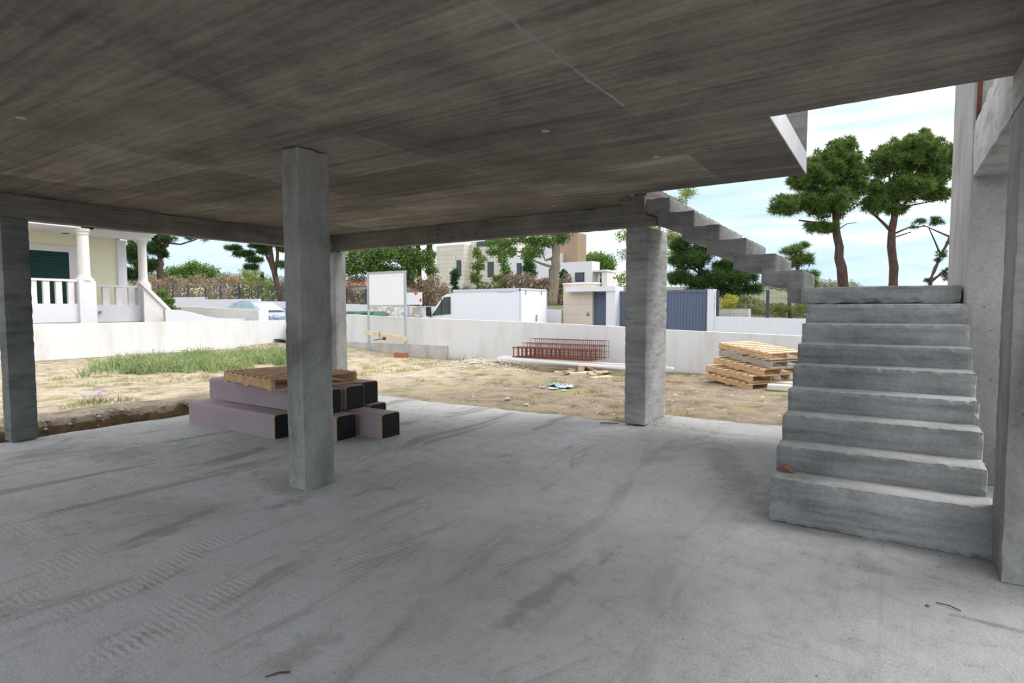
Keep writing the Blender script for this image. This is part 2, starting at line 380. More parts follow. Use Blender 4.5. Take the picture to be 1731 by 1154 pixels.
def leafy(name, c_lo, c_hi, rough=.7, trans=.25, sc=1.3):
    m, nt, bs = new_mat(name); v = _coords(nt)
    n = _noise(nt, v, sc, 3, .6); n2 = _noise(nt, v, sc*9, 2, .5)
    f = _math(nt, 'ADD', _math(nt, 'MULTIPLY', n, .6), _math(nt, 'MULTIPLY', n2, .4))
    c = _ramp(nt, f, [(.34, c_lo), (.62, c_hi)])
    nt.links.new(c, bs.inputs['Base Color']); bs.inputs['Roughness'].default_value = rough; bs.inputs['Specular IOR Level'].default_value = .2
    tr = _n(nt, 'ShaderNodeBsdfTranslucent'); nt.links.new(c, tr.inputs[0])
    mx = _n(nt, 'ShaderNodeMixShader'); mx.inputs[0].default_value = trans
    out = nt.nodes['Material Output']; nt.links.new(bs.outputs[0], mx.inputs[1]); nt.links.new(tr.outputs[0], mx.inputs[2]); nt.links.new(mx.outputs[0], out.inputs[0])
    return m
M['pine'] = leafy('pine_needles', (.075, .13, .028), (.18, .26, .07))
M['pine_dark'] = leafy('dark_pine_needles', (.035, .075, .022), (.085, .15, .045))
M['leaf'] = leafy('mid_green_leaves', (.06, .13, .025), (.19, .29, .07))
M['leaf_pale'] = leafy('yellow_green_leaves', (.15, .22, .04), (.36, .42, .11))
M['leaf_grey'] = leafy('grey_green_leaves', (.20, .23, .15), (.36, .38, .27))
M['cypress'] = leafy('cypress_leaves', (.025, .07, .03), (.055, .13, .05))
M['hedge'] = leafy('dry_brown_hedge', (.17, .12, .08), (.38, .30, .21))
M['hedge_green'] = leafy('green_hedge', (.09, .13, .03), (.24, .25, .10))
M['topiary'] = leafy('golden_conifer', (.34, .36, .04), (.62, .58, .10))
M['weed'] = leafy('weed_leaves', (.16, .24, .09), (.36, .42, .20), sc=1.2)
M['grass'] = leafy('dry_grass', (.17, .22, .06), (.46, .44, .19), sc=.5)
M['flower'] = flat('blue_petals', (.20, .22, .75), .6, .1)
M['lawn'] = flat('mown_lawn', (.24, .33, .08), .95, .25, 3)

def earth_mat():
    m, nt, bs = new_mat('sandy_building_earth'); v = _coords(nt)
    big = _noise(nt, v, .35, 6, .6, .5); mid = _noise(nt, v, 2.3, 9, .7, .4); fi = _noise(nt, v, 24, 6, .75)
    sp = _n(nt, 'ShaderNodeSeparateXYZ'); nt.links.new(v, sp.inputs[0])
    # sandier to the left (-x), browner to the right
    g = _ramp(nt, _math(nt, 'ADD', _math(nt, 'MULTIPLY', sp.outputs[0], .08), _math(nt, 'ADD', 1.0, _math(nt, 'MULTIPLY', _math(nt, 'SUBTRACT', big, .5), .6))), [(.22, (.40, .335, .25)), (.52, (.25, .20, .15))])
    c = _mix(nt, g, _ramp(nt, mid, [(.36, (.55, .52, .48)), (.48, (1, 1, 1)), (.62, (1.28, 1.28, 1.28))]), 1, 'MULTIPLY')
    c = _mix(nt, c, _ramp(nt, fi, [(.34, (.70,)*3), (.62, (1.14,)*3)]), 1, 'MULTIPLY')
    c = _mix(nt, c, (.26, .27, .10), _ramp(nt, _noise(nt, v, .9, 7, .7, .3), [(.52, (0, 0, 0)), (.66, (.65,)*3)]))
    c = _mix(nt, c, (.50, .22, .11), _ramp(nt, _noise(nt, _coords(nt, (.4, 1, 1)), 1.5, 5, .6), [(.68, (0, 0, 0)), (.76, (.4,)*3)]))
    c = _mix(nt, c, (.47, .49, .50), _ramp(nt, _noise(nt, _coords(nt, (1, .25, 1), (0, 0, .1)), 1.1, 6, .65), [(.645, (0, 0, 0)), (.69, (.8,)*3)]))
    # darker and browner low down in the trench side
    low_z = _math(nt, 'ADD', sp.outputs[2], _math(nt, 'MULTIPLY', _math(nt, 'SUBTRACT', mid, .5), .35))
    inx = _math(nt, 'GREATER_THAN', sp.outputs[0], -9.15); iny = _math(nt, 'LESS_THAN', sp.outputs[1], 6.6)
    sb = _math(nt, 'MULTIPLY', _math(nt, 'MULTIPLY', inx, iny), _math(nt, 'LESS_THAN', low_z, -.03))
    c = _mix(nt, c, _mix(nt, c, (.52, .44, .36), 1, 'MULTIPLY'), sb)
    nt.links.new(c, bs.inputs['Base Color']); bs.inputs['Roughness'].default_value = .95; bs.inputs['Specular IOR Level'].default_value = .1
    _bump(nt, bs, _math(nt, 'ADD', mid, _math(nt, 'MULTIPLY', fi, .4)), .9, .05); return m
M['earth'] = earth_mat()
M['hillside'] = flat('dry_hillside', (.30, .30, .18), .95, .25, .04)
M['terrain'] = flat('rough_grassland', (.13, .13, .08), .95, .25, .5)
M['pebble'] = flat('pale_stones', (.44, .39, .32), .9, .25, 2)

# ------------------------------------------------------------------ the concrete shell
def struct(name, mb, m, **k): return tag(mb.build(name, m, **k), kind='structure')
fl = MB(); fl.rbox(-8.0, 5, -7, 6.8, -.32, 0, .25, .006, .02, 2, 1)
fl.rbox(-2.62, 5, 6.7, 7.66, -.32, -.004, .15, .008, .03, 3, 2)
struct('floor', fl, M['floor'], origin=(0, 0, 0))
CZ = 2.65; T2 = 2.845
def jag(p, q, st=.07, am=.007):
    """edge of a cast slab from p to q, slightly nibbled"""
    p, q = np.array(p, float), np.array(q, float); n = max(1, int(np.linalg.norm(q-p)/st)); nr = np.array([-(q-p)[1], (q-p)[0]])/np.linalg.norm(q-p)
    return [tuple(p+(q-p)*i/n+nr*am*noise.noise(Vector((*(p+(q-p)*i/n)*9, 1)))*(i > 0)) for i in range(n)]
oc = [(-8.05, -.6), (.80, -.6), (.80, 4.10), (-.70, 4.10), (-.70, 6.03), (-2.42, 6.03), (-2.42, 6.76), (-8.05, 6.76)]
out_ = []
for i in range(8): out_ += jag(oc[i], oc[(i+1) % 8], .08 if 1 < i < 6 else .6)
ce = MB().prism(out_, 'z', CZ, T2)
struct('ceiling', ce, M['ceiling'], origin=(0, 0, 0))
M['conc_sill'] = flat('white_slab_edge', (.74, .74, .76), .85, .08, 6)  # one even white for the slab edge at the stairwell
e = MB(); e.box(-.699, -.690, 4.105, 6.025, 2.656, 2.84)
struct('trim_1', e, M['conc_sill'])
up_ = MB(); up_.rbox(-2.4, -.70, 6.0, 6.14, T2, 3.9, .2, .003, .006)
struct('wall_upper', up_, M['conc_beam'])

def column(x0, x1, y0, y1, z1, label, m, grp=None, seed=0, z0=0.):
    b = MB(); b.rbox(x0, x1, y0, y1, z0, z1, .05, .0018, .007, 9, seed)
    return tag(b.build('concrete_column', m), label, 'column')
column(-3.98, -3.776, 2.831, 3.122, 2.645, 'free-standing raw concrete column in the middle of the floor, in front of the mauve boxes', M['conc'], seed=1)
column(-8.06, -7.84, 2.198, 2.440, 2.395, 'dark concrete column at the left edge of the floor, beside the earth trench', M['conc_dark'], seed=2)
column(-8.06, -7.84, 6.566, 6.797, 2.385, 'grey corner column half hidden behind the middle column, where the two beams meet', M['conc'], seed=3)
column(-2.725, -2.455, 6.70, 7.46, 2.40, 'wide board-marked column under the top of the upper stair flight', M['conc_board'], seed=4)
column(.512, .92, 3.82, 4.20, 2.45, 'rough concrete column at the right edge, at the foot of the stairs', M['conc'], seed=5)
column(.50, 1.45, 5.90, 7.82, 5.6, 'tall pale concrete wall-column behind the stairs, rising past the ceiling', M['conc_tall'], seed=6)
b = MB(); b.rbox(-8.05, -7.87, -.6, 6.58, 2.39, 2.652, .15, .004, .01, 4, 7)
tag(b.build('concrete_beam', M['conc_beam']), 'concrete edge beam over the left side of the floor, above the left column', 'beam')
b = MB(); b.rbox(-8.05, -2.30, 6.58, 6.76, 2.385, 2.652, .12, .004, .01, 4, 8)
b.box(-6.0, -5.6, 6.572, 6.6, 2.392, 2.645)
tag(b.build('concrete_beam', M['conc_beam']), 'concrete edge beam along the back, running from corner column to stair column', 'beam')
b = MB(); b.rbox(.505, .80, 2.4, 4.08, 2.445, 2.652, .1, .005, .012, 4, 9); b.rbox(.505, .80, 4.08, 5.92, 2.445, 2.89, .1, .005, .012, 4, 9)
tag(b.build('concrete_beam', M['conc_board']), 'concrete beam above the right side of the stairs, spanning two columns', 'beam')
b = MB(); b.tube([(.53, 5.86, 2.88), (.532, 5.858, 3.4), (.528, 5.86, 4.3)], .016, 8)
tag(b.build('rusty_bar', M['rust'], smooth=True), 'rusty vertical steel bar on the pale wall-column, just under the ceiling', 'steel bar')

# stairs
st = thing('concrete_staircase', (-.06, 5.8, 0), 'raw concrete staircase with lower flight, landing and upper flight turning left', 'staircase')
SY = [4.12, 4.36, 4.60, 4.85, 5.08, 5.33, 5.58, 5.84, 6.06]; SZ = [.30, .468, .646, .805, .97, 1.125, 1.287, 1.452, 1.612]
for k in range(8):
    b = MB(); lo = max(0, SZ[k]-.52) if k > 2 else 0
    b.rbox(-.645, .511 if k else .54, SY[k] if k else 4.21-.09, SY[k+1]+.02, lo, SZ[k], .03, .0035, .010, 11, k*3.1)
    b.build('step', M['conc_stair'], st)
b = MB(); b.rbox(-.72, .49, 6.06, 7.36, 1.455, 1.612, .06, .005, .012, 8, 40)
b.rbox(-.60, .49, 6.06, 6.3, .9, 1.46, .1, .004, .01); b.build('landing', M['conc_stair'], st)
UX = [-.72, -.96, -1.235, -1.497, -1.76, -2.02, -2.28]; UZ = [1.612, 1.792, 1.96, 2.13, 2.287, 2.454, 2.62, 2.80]
uf = []
for k in range(6):
    b = MB(); zt = UZ[k+1]
    b.rbox(UX[k+1]-(.13 if k < 6 else 0), UX[k], 6.20, 7.30, zt-.145, zt, .04, .003, .009, 11, 60+k)      # tread plate
    b.rbox(UX[k]-.135, UX[k]-.001, 6.201, 7.299, UZ[k]-.145, zt-.002, .04, .003, .009, 11, 60+k)           # riser plate
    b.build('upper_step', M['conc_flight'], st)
b = MB(); b.rbox(-2.62, UX[6], 6.20, 7.30, 2.62, 2.80, .06, .005, .01, 9, 80); b.rbox(-2.56, UX[5]-.26, 6.14, 6.60, 2.44, 2.66, .06, .005, .01, 9, 81)
b.build('flight_head', M['conc_beam'], st)
b = MB(); V = []
for i in range(9):
    t = i/8; wv_ = .022*math.sin(math.pi*t)+.001; zz = .302+.034*math.sin(math.pi*min(1, t*1.1))
    x, y = -.635+.125*t, 4.315-.03*t
    V += [(x, y-wv_, zz), (x, y+wv_, zz+.006)]
b.add(V, [(2*i, 2*i+2, 2*i+3, 2*i+1) for i in range(8)]); ob = b.build('dry_leaf', M['leafred'])
sd = ob.modifiers.new('thickness', 'SOLIDIFY'); sd.thickness = .002
tag(ob, 'curled rust-red dry leaf lying on the first stair step', 'leaf')

# ------------------------------------------------------------------ ground
rnd = random.Random(4)
def nz(x, y, s, o=0): return noise.fractal(Vector((x*s+o, y*s-o, o)), 1.0, 2.0, 4)
def sm(a, b_, x):
    t = min(1, max(0, (x-a)/(b_-a))); return t*t*(3-2*t)
def gz(x, y):
    z = -.10+.028*nz(x, y, .8, 3)+.014*nz(x, y, 3.1, 9)
    z += .22*sm(-11.5, -16, x)*sm(11.2, 13.4, y)                     # rises to the back corner
    z += .05*sm(-14, -19.5, x)*(1-sm(11, 13, y))
    # rubble mound by the rebar cages
    z += (.14+.05*nz(x, y, 2.6, 5))*math.exp(-((x+9.0)/1.0)**2-((y-12.5)/.8)**2)
    z -= .10*math.exp(-((x+6.6)/1.2)**2-((y-12.6)/.35)**2)
    if x < -8:                                                       # trench and earth bank beside the slab
        en = 1-sm(5.4, 6.4, y)
        lip = -8.68+.20*nz(0, y, 1.6, 1)+.09*nz(x, y, 4.5, 1)
        bank = .17*math.exp(-((x-lip+.45)/.8)**2)
        z = z+bank*en
        tr = -.36+.05*nz(x, y, 3, 2)
        z = z*(1-en*sm(lip-.10, lip+.06, x))+tr*en*sm(lip-.10, lip+.06, x)
    if y > 6.7 or (-9 < x < -8 and y > 6.3):
        d = y-6.8 if x < -2.6 else y-7.66
        z = z*(1-math.exp(-max(0, d)*1.2)*.8)+(-.035)*math.exp(-max(0, d)*1.2)*.8
    if -7.95 < x < 4.95 and y < 6.76: z = min(z, -.3)
    if -2.55 < x < 4.95 and y < 7.62: z = min(z, -.3)
    return z
xs = np.concatenate([np.arange(-20.05, -9.6, .12), np.arange(-9.6, -7.9, .035), np.arange(-7.9, .6, .11), np.arange(.6, 14, .8), [14]])
ys = np.concatenate([np.arange(-14, 0, 1.0), np.arange(0, 13.62, .1), [13.62, 14.4]])
nx, ny = len(xs), len(ys)
V = [(x, y, gz(x, y)) for y in ys for x in xs]
Fc = [(j*nx+i, j*nx+i+1, (j+1)*nx+i+1, (j+1)*nx+i) for j in range(ny-1) for i in range(nx-1)]
g_ = MB().add(V, Fc); struct('ground', g_, M['earth'], origin=(0, 0, 0), smooth=True)
def street(x): return -.15+.028*max(0, min(34, -x-5))
def terr(x, y):
    s = street(x)
    if y < 22.25: return s-.02
    k = sm(4, 11, -x)
    hi = s+1.15+.062*(min(y, 58)-22.3); lo = .86+.008*(y-22)
    return (lo*(1-k)+hi*k)+.05*nz(x, y, .2, 4)
xs2 = np.concatenate([np.linspace(-160, -52, 16), np.arange(-50, 12, 2.), np.linspace(14, 120, 14)])
ys2 = np.concatenate([[13.75, 18, 22.2, 22.3], np.arange(23, 60, 2.5), np.linspace(62, 260, 12)])
V = [(x, y, terr(x, y)) for y in ys2 for x in xs2]; nx2 = len(xs2)
Fc = [(j*nx2+i, j*nx2+i+1, (j+1)*nx2+i+1, (j+1)*nx2+i) for j in range(len(ys2)-1) for i in range(nx2-1)]
struct('terrain', MB().add(V, Fc), M['terrain'], smooth=True)
b = MB(); V = []; xx = np.linspace(-60, 30, 46)
for x in xx: V += [(x, 13.72, street(x)), (x, 22.0, street(x))]
b.add(V, [(2*i, 2*i+2, 2*i+3, 2*i+1) for i in range(45)]); struct('street', b, M['asphalt'])
b = MB(); b.add([(-160, -60, -.5), (-20.1, -60, -.5), (-20.1, 13.7, -.5), (-160, 13.7, -.5)], [(0, 1, 2, 3)]); struct('garden_ground', b, M['terrain'])
b = MB(); b.add([(14, -60, -.4), (160, -60, -.4), (160, 13.7, -.4), (14, 13.7, -.4)], [(0, 1, 2, 3)]); b.add([(-20.1, -60, -.4), (14, -60, -.4), (14, -14, -.4), (-20.1, -14, -.4)], [(0, 1, 2, 3)])
struct('plot_ground', b, M['terrain'])
# far hill
V = []; nxh = 60; hh = []
for j in range(8):
    for i in range(nxh):
        t = i/(nxh-1); px = -700+t*2900; D = 300+j*45
        P = at(px, 521, D); top = 17*math.exp(-((px-330)/420)**2)+4+2.0*nz(px*.02, j, .8, 3)
        V.append((P[0], P[1], top*math.sin(min(1, j/5)*math.pi/2)*(1.2)))
Fc = [(j*nxh+i, j*nxh+i+1, (j+1)*nxh+i+1, (j+1)*nxh+i) for j in range(7) for i in range(nxh-1)]
struct('hill', MB().add(V, Fc), M['hillside'], smooth=True)

# boundary walls of the plot
def tapered_wall(name, pts, th, axis, m, zb=-.6):
    """pts: (coord, z_top); wall along axis 'x' at y=th[0]..th[1] or along 'y' at x=th[0]..th[1]"""
    b = MB(); V = []
    for c, zt in pts:
        for t, z in ((th[0], zb), (th[1], zb), (th[1], zt), (th[0], zt)):
            V.append((c, t, z) if axis == 'x' else (t, c, z))
    n = len(pts); Fc = []
    for i in range(n-1):
        for k in range(4):
            a, c2 = i*4+k, i*4+(k+1) % 4; Fc.append((a, c2, c2+4, a+4))
    Fc += [(3, 2, 1, 0), tuple((n-1)*4+k for k in range(4))]
    return struct(name, b.add(V, Fc), m)
tapered_wall('wall_left', [(-14, 1.03), (6, 1.03), (10.1, 1.015), (14.45, .98)], (-20.15, -20.0), 'y', M['bwall'])
tapered_wall('wall_back', [(-19.1, 1.30), (-15.66, 1.238), (-12.57, 1.137), (-9, 1.062), (-5.5, .958), (-4.43, .905), (-1.58, .83), (6, .70)], (13.6, 13.75), 'x', M['bwall'])
b = MB(); b.box(-19.0, -11.2, 13.54, 13.62, -.2, .30); struct('trim_2', b, M['conc_pale'])
tapered_wall('wall_corner', [(-20.0, .98), (-18.9, .98)], (14.3, 14.45), 'x', M['bwall'])
b = MB(); b.box(-20.0, -19.95, 6.2, 12.2, -.5, -.01); struct('trim_3', b, M['wood_grey'])

# ------------------------------------------------------------------ scatter on the earth (uncountable)
def blades(spots, n, h, spread, wd, r):
    T = []
    for (x, y, k) in spots:
        for _ in range(int(n*k)):
            a = r.uniform(0, 6.28); q = r.random()**.6*spread*k
            bx, by = x+math.cos(a)*q, y+math.sin(a)*q; z = gz(bx, by)-.01
            if z < -.25: continue
            hh_ = h*r.uniform(.4, 1.1)*(1.1-q/(spread*k)*.6); t = r.uniform(0, 6.28); ln = hh_*r.uniform(.2, .9)
            dx, dy = math.cos(t), math.sin(t); p = r.uniform(0, 6.28); sx_, sy_ = math.cos(p)*wd, math.sin(p)*wd
            T.append([(bx-sx_, by-sy_, z), (bx+sx_, by+sy_, z), (bx+dx*ln, by+dy*ln, z+hh_)])
    return T
r1 = random.Random(11)
weed_spots = [(r1.uniform(-17.6, -13.4)+(0), r1.uniform(6.3, 11.9), r1.uniform(.6, 1.2)) for _ in range(110)]
weed_spots = [(x, y, k) for x, y, k in weed_spots if abs((x+15.6)/2.0)**2+abs((y-9.2)/2.9)**2 < 1]
T = blades(weed_spots, 90, .30, .42, .011, r1)+blades([(x+r1.gauss(0, .3), y+r1.gauss(0, .3), .5) for x, y, k in weed_spots for _ in range(3)], 60, .46, .26, .013, r1)
T = [list(q)+[tuple((np.array(q[0])+np.array(q[2]))/2)] for q in T]
for x, y, k in weed_spots:
    for _ in range(150):
        a, q = r1.uniform(0, 6.28), r1.random()**.5*.48*k; bx, by = x+math.cos(a)*q, y+math.sin(a)*q
        p = np.array([bx, by, gz(bx, by)+r1.random()*.34*(1.15-q)]); u1 = np.array([r1.gauss(0, 1) for _ in range(3)]); u1 /= np.linalg.norm(u1); u2 = np.cross(u1, [r1.gauss(0, 1) for _ in range(3)]); u2 /= np.linalg.norm(u2)
        z_ = r1.uniform(.018, .04); T.append([p-u1*z_, p-u2*z_*.4, p+u1*z_, p+u2*z_*.4])
o = soup('weed_patch', T, M['weed'], origin=(-15.6, 9.2, -.05)); tag(o, 'spreading patch of green weeds on the sandy ground before the left wall', 'weeds', kind='stuff')
gs = []
for _ in range(620):
    x, y = r1.uniform(-19.7, -1), r1.uniform(1.5, 13.4)
    if (x > -8.9 and y < 7.1) or (x > -2.6 and y < 7.9): continue
    if nz(x, y, .33, 7) + .25*sm(-10, -13, x)*sm(8, 10, y) > (.12 if x < -7 else .2): gs.append((x, y, r1.uniform(.35, 1)))
for px, py, k in ((910, 629, 1), (880, 610, .8), (1070, 637, 1.2), (1160, 632, 1.3), (1165, 635, 1), (715, 645, .9), (830, 650, .9), (893, 678, .9), (870, 676, .6), (1010, 662, .9), (1000, 664, .7), (1163, 666, .5), (1055, 634, 1), (845, 647, .8), (790, 600, 1), (775, 601, 1), (100, 640, .8), (170, 625, 1), (182, 622, 1), (130, 690, .9), (160, 684, .9), (455, 600, 1)):
    P = onz(px, py, -.1); gs.append((P[0], P[1], k))
T = blades(gs, 60, .13, .30, .006, r1)
tag(soup('grass_tufts', T, M['grass'], origin=(-9, 9, -.1)), 'thin dry and green grass tufts scattered over the building plot', 'grass', kind='stuff')
# dry stalks standing before the back wall
T = blades([(onz(px, py, -.08)[0], min(13.45, onz(px, py, -.08)[1]), .8) for px, py in ((806, 612), (812, 611), (770, 606), (790, 607), (740, 603), (640, 598))], 26, .42, .22, .005, r1)
tag(soup('dry_stalks', T, M['hedge'], origin=(-11, 13, -.1)), 'thin dry stalks standing in front of the white back wall', 'dry grass', kind='stuff')
# stones
T = []; r2 = np.random.RandomState(5)
oct_ = np.array([(1, 0, 0), (0, 1, 0), (-1, 0, 0), (0, -1, 0), (0, 0, 1), (0, 0, -1)], float)
of = [(0, 1, 4), (1, 2, 4), (2, 3, 4), (3, 0, 4), (1, 0, 5), (2, 1, 5), (3, 2, 5), (0, 3, 5)]
def stone(x, y, z, s):
    v = oct_*r2.uniform(.5, 1.1, (6, 3))*s*np.array([1, 1, .6])+np.array([x, y, z]); return [v[list(f)] for f in of]
for _ in range(4200):
    x, y = r2.uniform(-19.8, 0), r2.uniform(1.5, 13.4)
    if (x > -8.7 and y < 6.9) or (x > -2.6 and y < 7.8): continue
    if x > -8 and r2.rand() < .5: continue
    T += stone(x, y, gz(x, y), r2.uniform(.008, .038)*(1.6 if r2.rand() < .06 else 1))
for _ in range(420):
    x, y = -9.0+r2.randn()*.6, 12.5+r2.randn()*.45
    if y < 13.4: T += stone(x, y, gz(x, y)+.01, r2.uniform(.02, .08))
for _ in range(300):
    x, y = -8.75+r2.randn()*.12, r2.uniform(.5, 6.2); T += stone(x, y, gz(x, y), r2.uniform(.015, .05))
tag(soup('loose_stones', T, M['pebble'], origin=(-9, 9, -.1)), 'loose pale stones and clods scattered over the sandy plot', 'stones', kind='stuff')
T = []
for _ in range(500):
    x, y = r2.uniform(-7.9, .9), r2.uniform(.8, 6.7); T += stone(x, y, .004, r2.uniform(.002, .008))
for cx_, cy_ in ((-3.85, 2.8), (-2.6, 6.65), (-2.35, 7.0), (-2.4, 6.9), (.35, 3.75), (-7.7, 2.4), (-1.9, 6.9)):
    for _ in range(45): T += stone(cx_+r2.randn()*.14, cy_+r2.randn()*.12, .003, r2.uniform(.003, .009))
tag(soup('concrete_crumbs', T, M['conc'], origin=(-3, 3, 0)), 'small concrete crumbs and grit lying on the floor slab', 'grit', kind='stuff')
# flowers
fr = onz(150, 673, .0)
t_ = thing('flowering_weed', (fr[0], fr[1], gz(fr[0], fr[1])), 'low weed with small blue flowers at the edge of the earth bank', 'plant')
soup('stems', blades([(fr[0]+dx, fr[1]+dy, .7) for dx, dy in ((0, 0), (.2, .1), (-.2, .15), (.1, .4))], 90, .16, .4, .006, r1), M['hedge_green'], t_, kind='stuff')
T = []
for _ in range(26):
    x, y = fr[0]+r1.gauss(0, .14), fr[1]+r1.gauss(.1, .2); z = gz(x, y)+r1.uniform(.08, .16)
    for k in range(5):
        a = k*1.257; T.append([(x, y, z), (x+.020*math.cos(a-.5), y+.020*math.sin(a-.5), z+.01), (x+.020*math.cos(a+.5), y+.020*math.sin(a+.5), z+.012)])
tag(soup('blossom', T, M['flower'], t_), kind='stuff')
# a few twigs and bits on the floor
def twig(px, py, ln, an, rr, m, name, label, cat, z=.006):
    P = onz(px, py, 0); d = Vector((math.cos(an), math.sin(an), 0))*ln/2
    b = MB(); b.tube([Vector((P[0], P[1], z))-d, Vector((P[0], P[1]+.006, z+.004)), Vector((P[0], P[1], z))+d], rr, 6)
    return tag(b.build(name, m), label, cat)
twig(1603, 1027, .10, -.35, .0028, M['bark'], 'twig', 'short brown twig on the floor right of the pale patch, near the right frame edge', 'twig')
twig(470, 1142, .09, .9, .0035, M['bark'], 'twig', 'dark wood splinter on the floor at the bottom edge of the picture', 'twig')
twig(1030, 716, .22, .35, .006, M['dark'], 'twig', 'thin dark stick on the floor beside the foot of the stair column', 'twig')
def pebble(px, py, s, m, label, name='pebble'):
    P = onz(px, py, 0); T = stone(P[0], P[1], s*.4, s)
    return tag(soup(name, T, m, origin=(P[0], P[1], 0)), label, 'stone')
pebble(1568, 1025, .016, M['conc_dark'], 'small dark grey concrete lump on the floor beside the brown twig', 'concrete_lump')
pebble(826, 1061, .011, M['wood'], 'tiny ochre pebble in the damp stripe on the floor')

# ------------------------------------------------------------------ mauve formwork boxes
def void_box(x0, x1, y0, z0, label, w_=.275, h_=.268, rz=0):
    t = thing('void_former_box', ((x0+x1)/2, y0+w_/2, z0), label, 'box', 'mauve boxes stacked on the floor', rz)
    rr = .035; prof = [(y0, z0), (y0+w_, z0)]
    for k in range(6): a = k/5*math.pi/2; prof.append((y0+w_-rr+rr*math.cos(a), z0+h_-rr+rr*math.sin(a)))
    for k in range(6): a = math.pi/2+k/5*math.pi/2; prof.append((y0+rr+rr*math.cos(a), z0+h_-rr+rr*math.sin(a)))
    MB().prism(prof, 'x', x0, x1-.012).build('casing', M['mauve'], t)
    cy_c, cz_c = y0+w_/2, z0+h_/2
    ins = lambda d: [(cy_c+(p-cy_c)*(1-d), z0+(q-z0)*(1-d*.5)) for p, q in prof]
    MB().prism(prof, 'x', x1-.012, x1-.002).build('edge_trim', M['trim'], t)
    MB().prism(ins(.06), 'x', x1-.004, x1+.003).build('end_cap', M['black'], t)
    return t
void_box(-7.34, -5.59, 3.815, 0, 'front mauve box on the floor, left of the middle column, its black end half hidden')
void_box(-7.10, -4.95, 4.125, 0, 'mauve box on the floor whose black end shows just right of the middle column')
void_box(-6.30, -4.62, 4.465, 0, 'mauve box on the floor jutting furthest right of the stack')
void_box(-6.90, -5.22, 4.85, 0, 'mauve box on the floor at the back of the stack, only its dark corner showing')
void_box(-7.32, -5.13, 4.075, .27, 'long upper mauve box under the pallet, nearest the camera in its row')
void_box(-7.40, -5.16, 4.44, .27, 'upper mauve box with yellow-edged black end, middle of the top row')
void_box(-7.20, -5.30, 4.79, .27, 'upper mauve box at the far side of the top row')

# ------------------------------------------------------------------ pallets
def make_pallet(loc, rz, label, group, deck, wood, nb=8, L_=1.2, W_=1.0, tilt=(0, 0)):
    t = thing('wooden_pallet', (0, 0, 0), label, 'pallet', group)
    for i in range(nb):
        x = -L_/2+.05+i*(L_-.1)/(nb-1)
        MB().box(x-.036, x+.036, -W_/2, W_/2, .115, .135).build('deck_board', deck, t)
    for y in (-W_/2+.02, 0, W_/2-.02):
        MB().box(-L_/2, L_/2, y-.02, y+.02, .02, .115).build('stringer', wood, t)
    for x in (-L_/2+.05, 0, L_/2-.05):
        MB().box(x-.05, x+.05, -W_/2, W_/2, 0, .02).build('bottom_board', wood, t)
    t.location = Vector(loc); t.rotation_euler = (tilt[0], tilt[1], rz)
    return t
def dup(src, loc, rz, label, tilt=(0, 0), mats=None):
    c = copy_tree(src); c.location = Vector(loc); c.rotation_euler = (tilt[0], tilt[1], rz); c['label'] = label
    return c
pal = make_pallet((-6.06, 4.36, .541), math.radians(-10), 'brown wooden pallet lying on top of the mauve boxes', None, M['wood'], M['wood'], 9, 1.3, 1.04)
if 'group' in pal: del pal['group']
PG = 'pallets stacked by the back wall'
pz = gz(-2.6, 11.9)+.02
base = Vector((-2.35, 12.15, 0)); ra = math.radians(-33)
p1 = make_pallet((base.x-.02, base.y, pz), ra, 'orange-brown wooden pallet on the earth, lowest of the stack by the wall', PG, M['wood_pale'], M['wood'], tilt=(0, math.radians(5)))
p2 = dup(p1, (base.x-.02, base.y+.01, pz+.15), ra, 'wooden pallet second from the bottom of the stack by the wall', (0, math.radians(5)))
p3 = dup(p1, (base.x+.12, base.y+.06, pz+.30), ra+.06, 'wooden pallet in the middle of the stack, shifted to the right', (0, math.radians(7)))
p5 = dup(p1, (base.x+.20, base.y+.12, pz+.60), ra+.10, 'pale-decked wooden pallet, topmost of the stack by the wall', (0, math.radians(7)))
p4 = make_pallet((base.x+.20, base.y+.14, pz+.45), ra+.12, 'weathered grey pallet, second from the top of the stack by the wall', PG, M['wood_grey'], M['wood_grey'], tilt=(0, math.radians(8)))

# ------------------------------------------------------------------ rebar cages, white profiles
def cage(x0, x1, y0, y1, z0, z1, n, rr, label, skew=(0, 0, 0), grp='rebar cages'):
    t = thing('rebar_cage', ((x0+x1)/2, (y0+y1)/2, z0), label, 'rebar cage', grp)
    b = MB()
    for y in (y0, y1):
        for z in ((z0, z1) if rr > .01 else (z0, z0*.66+z1*.34, z0*.33+z1*.67, z1)): b.tube([(x0-.04, y, z), (x1+.04, y, z)], rr*1.2, 5)
    b.build('long_bar', M['rust'], t)
    b = MB()
    for i in range(n):
        x = x0+(x1-x0)*i/(n-1)
        c = [(x, y0, z0), (x, y0, z1), (x, y1, z1), (x, y1, z0)]
        for k in range(4): b.tube([c[k], c[(k+1) % 4]], rr, 4)
    b.build('stirrup', M['rust'], t)['kind'] = 'stuff'
    return t
cage(-8.15, -5.95, 12.55, 12.80, .175, .415, 19, .013, 'dense dark rusty rebar cage lying in front, on the white profiles')
cage(-8.05, -5.85, 12.84, 13.08, .185, .52, 34, .0045, 'thin rusty rebar cage lying behind the dense dark one')
cage(-8.0, -5.88, 13.13, 13.40, .20, .62, 38, .004, 'tall thin rusty rebar cage leaning against the white wall')
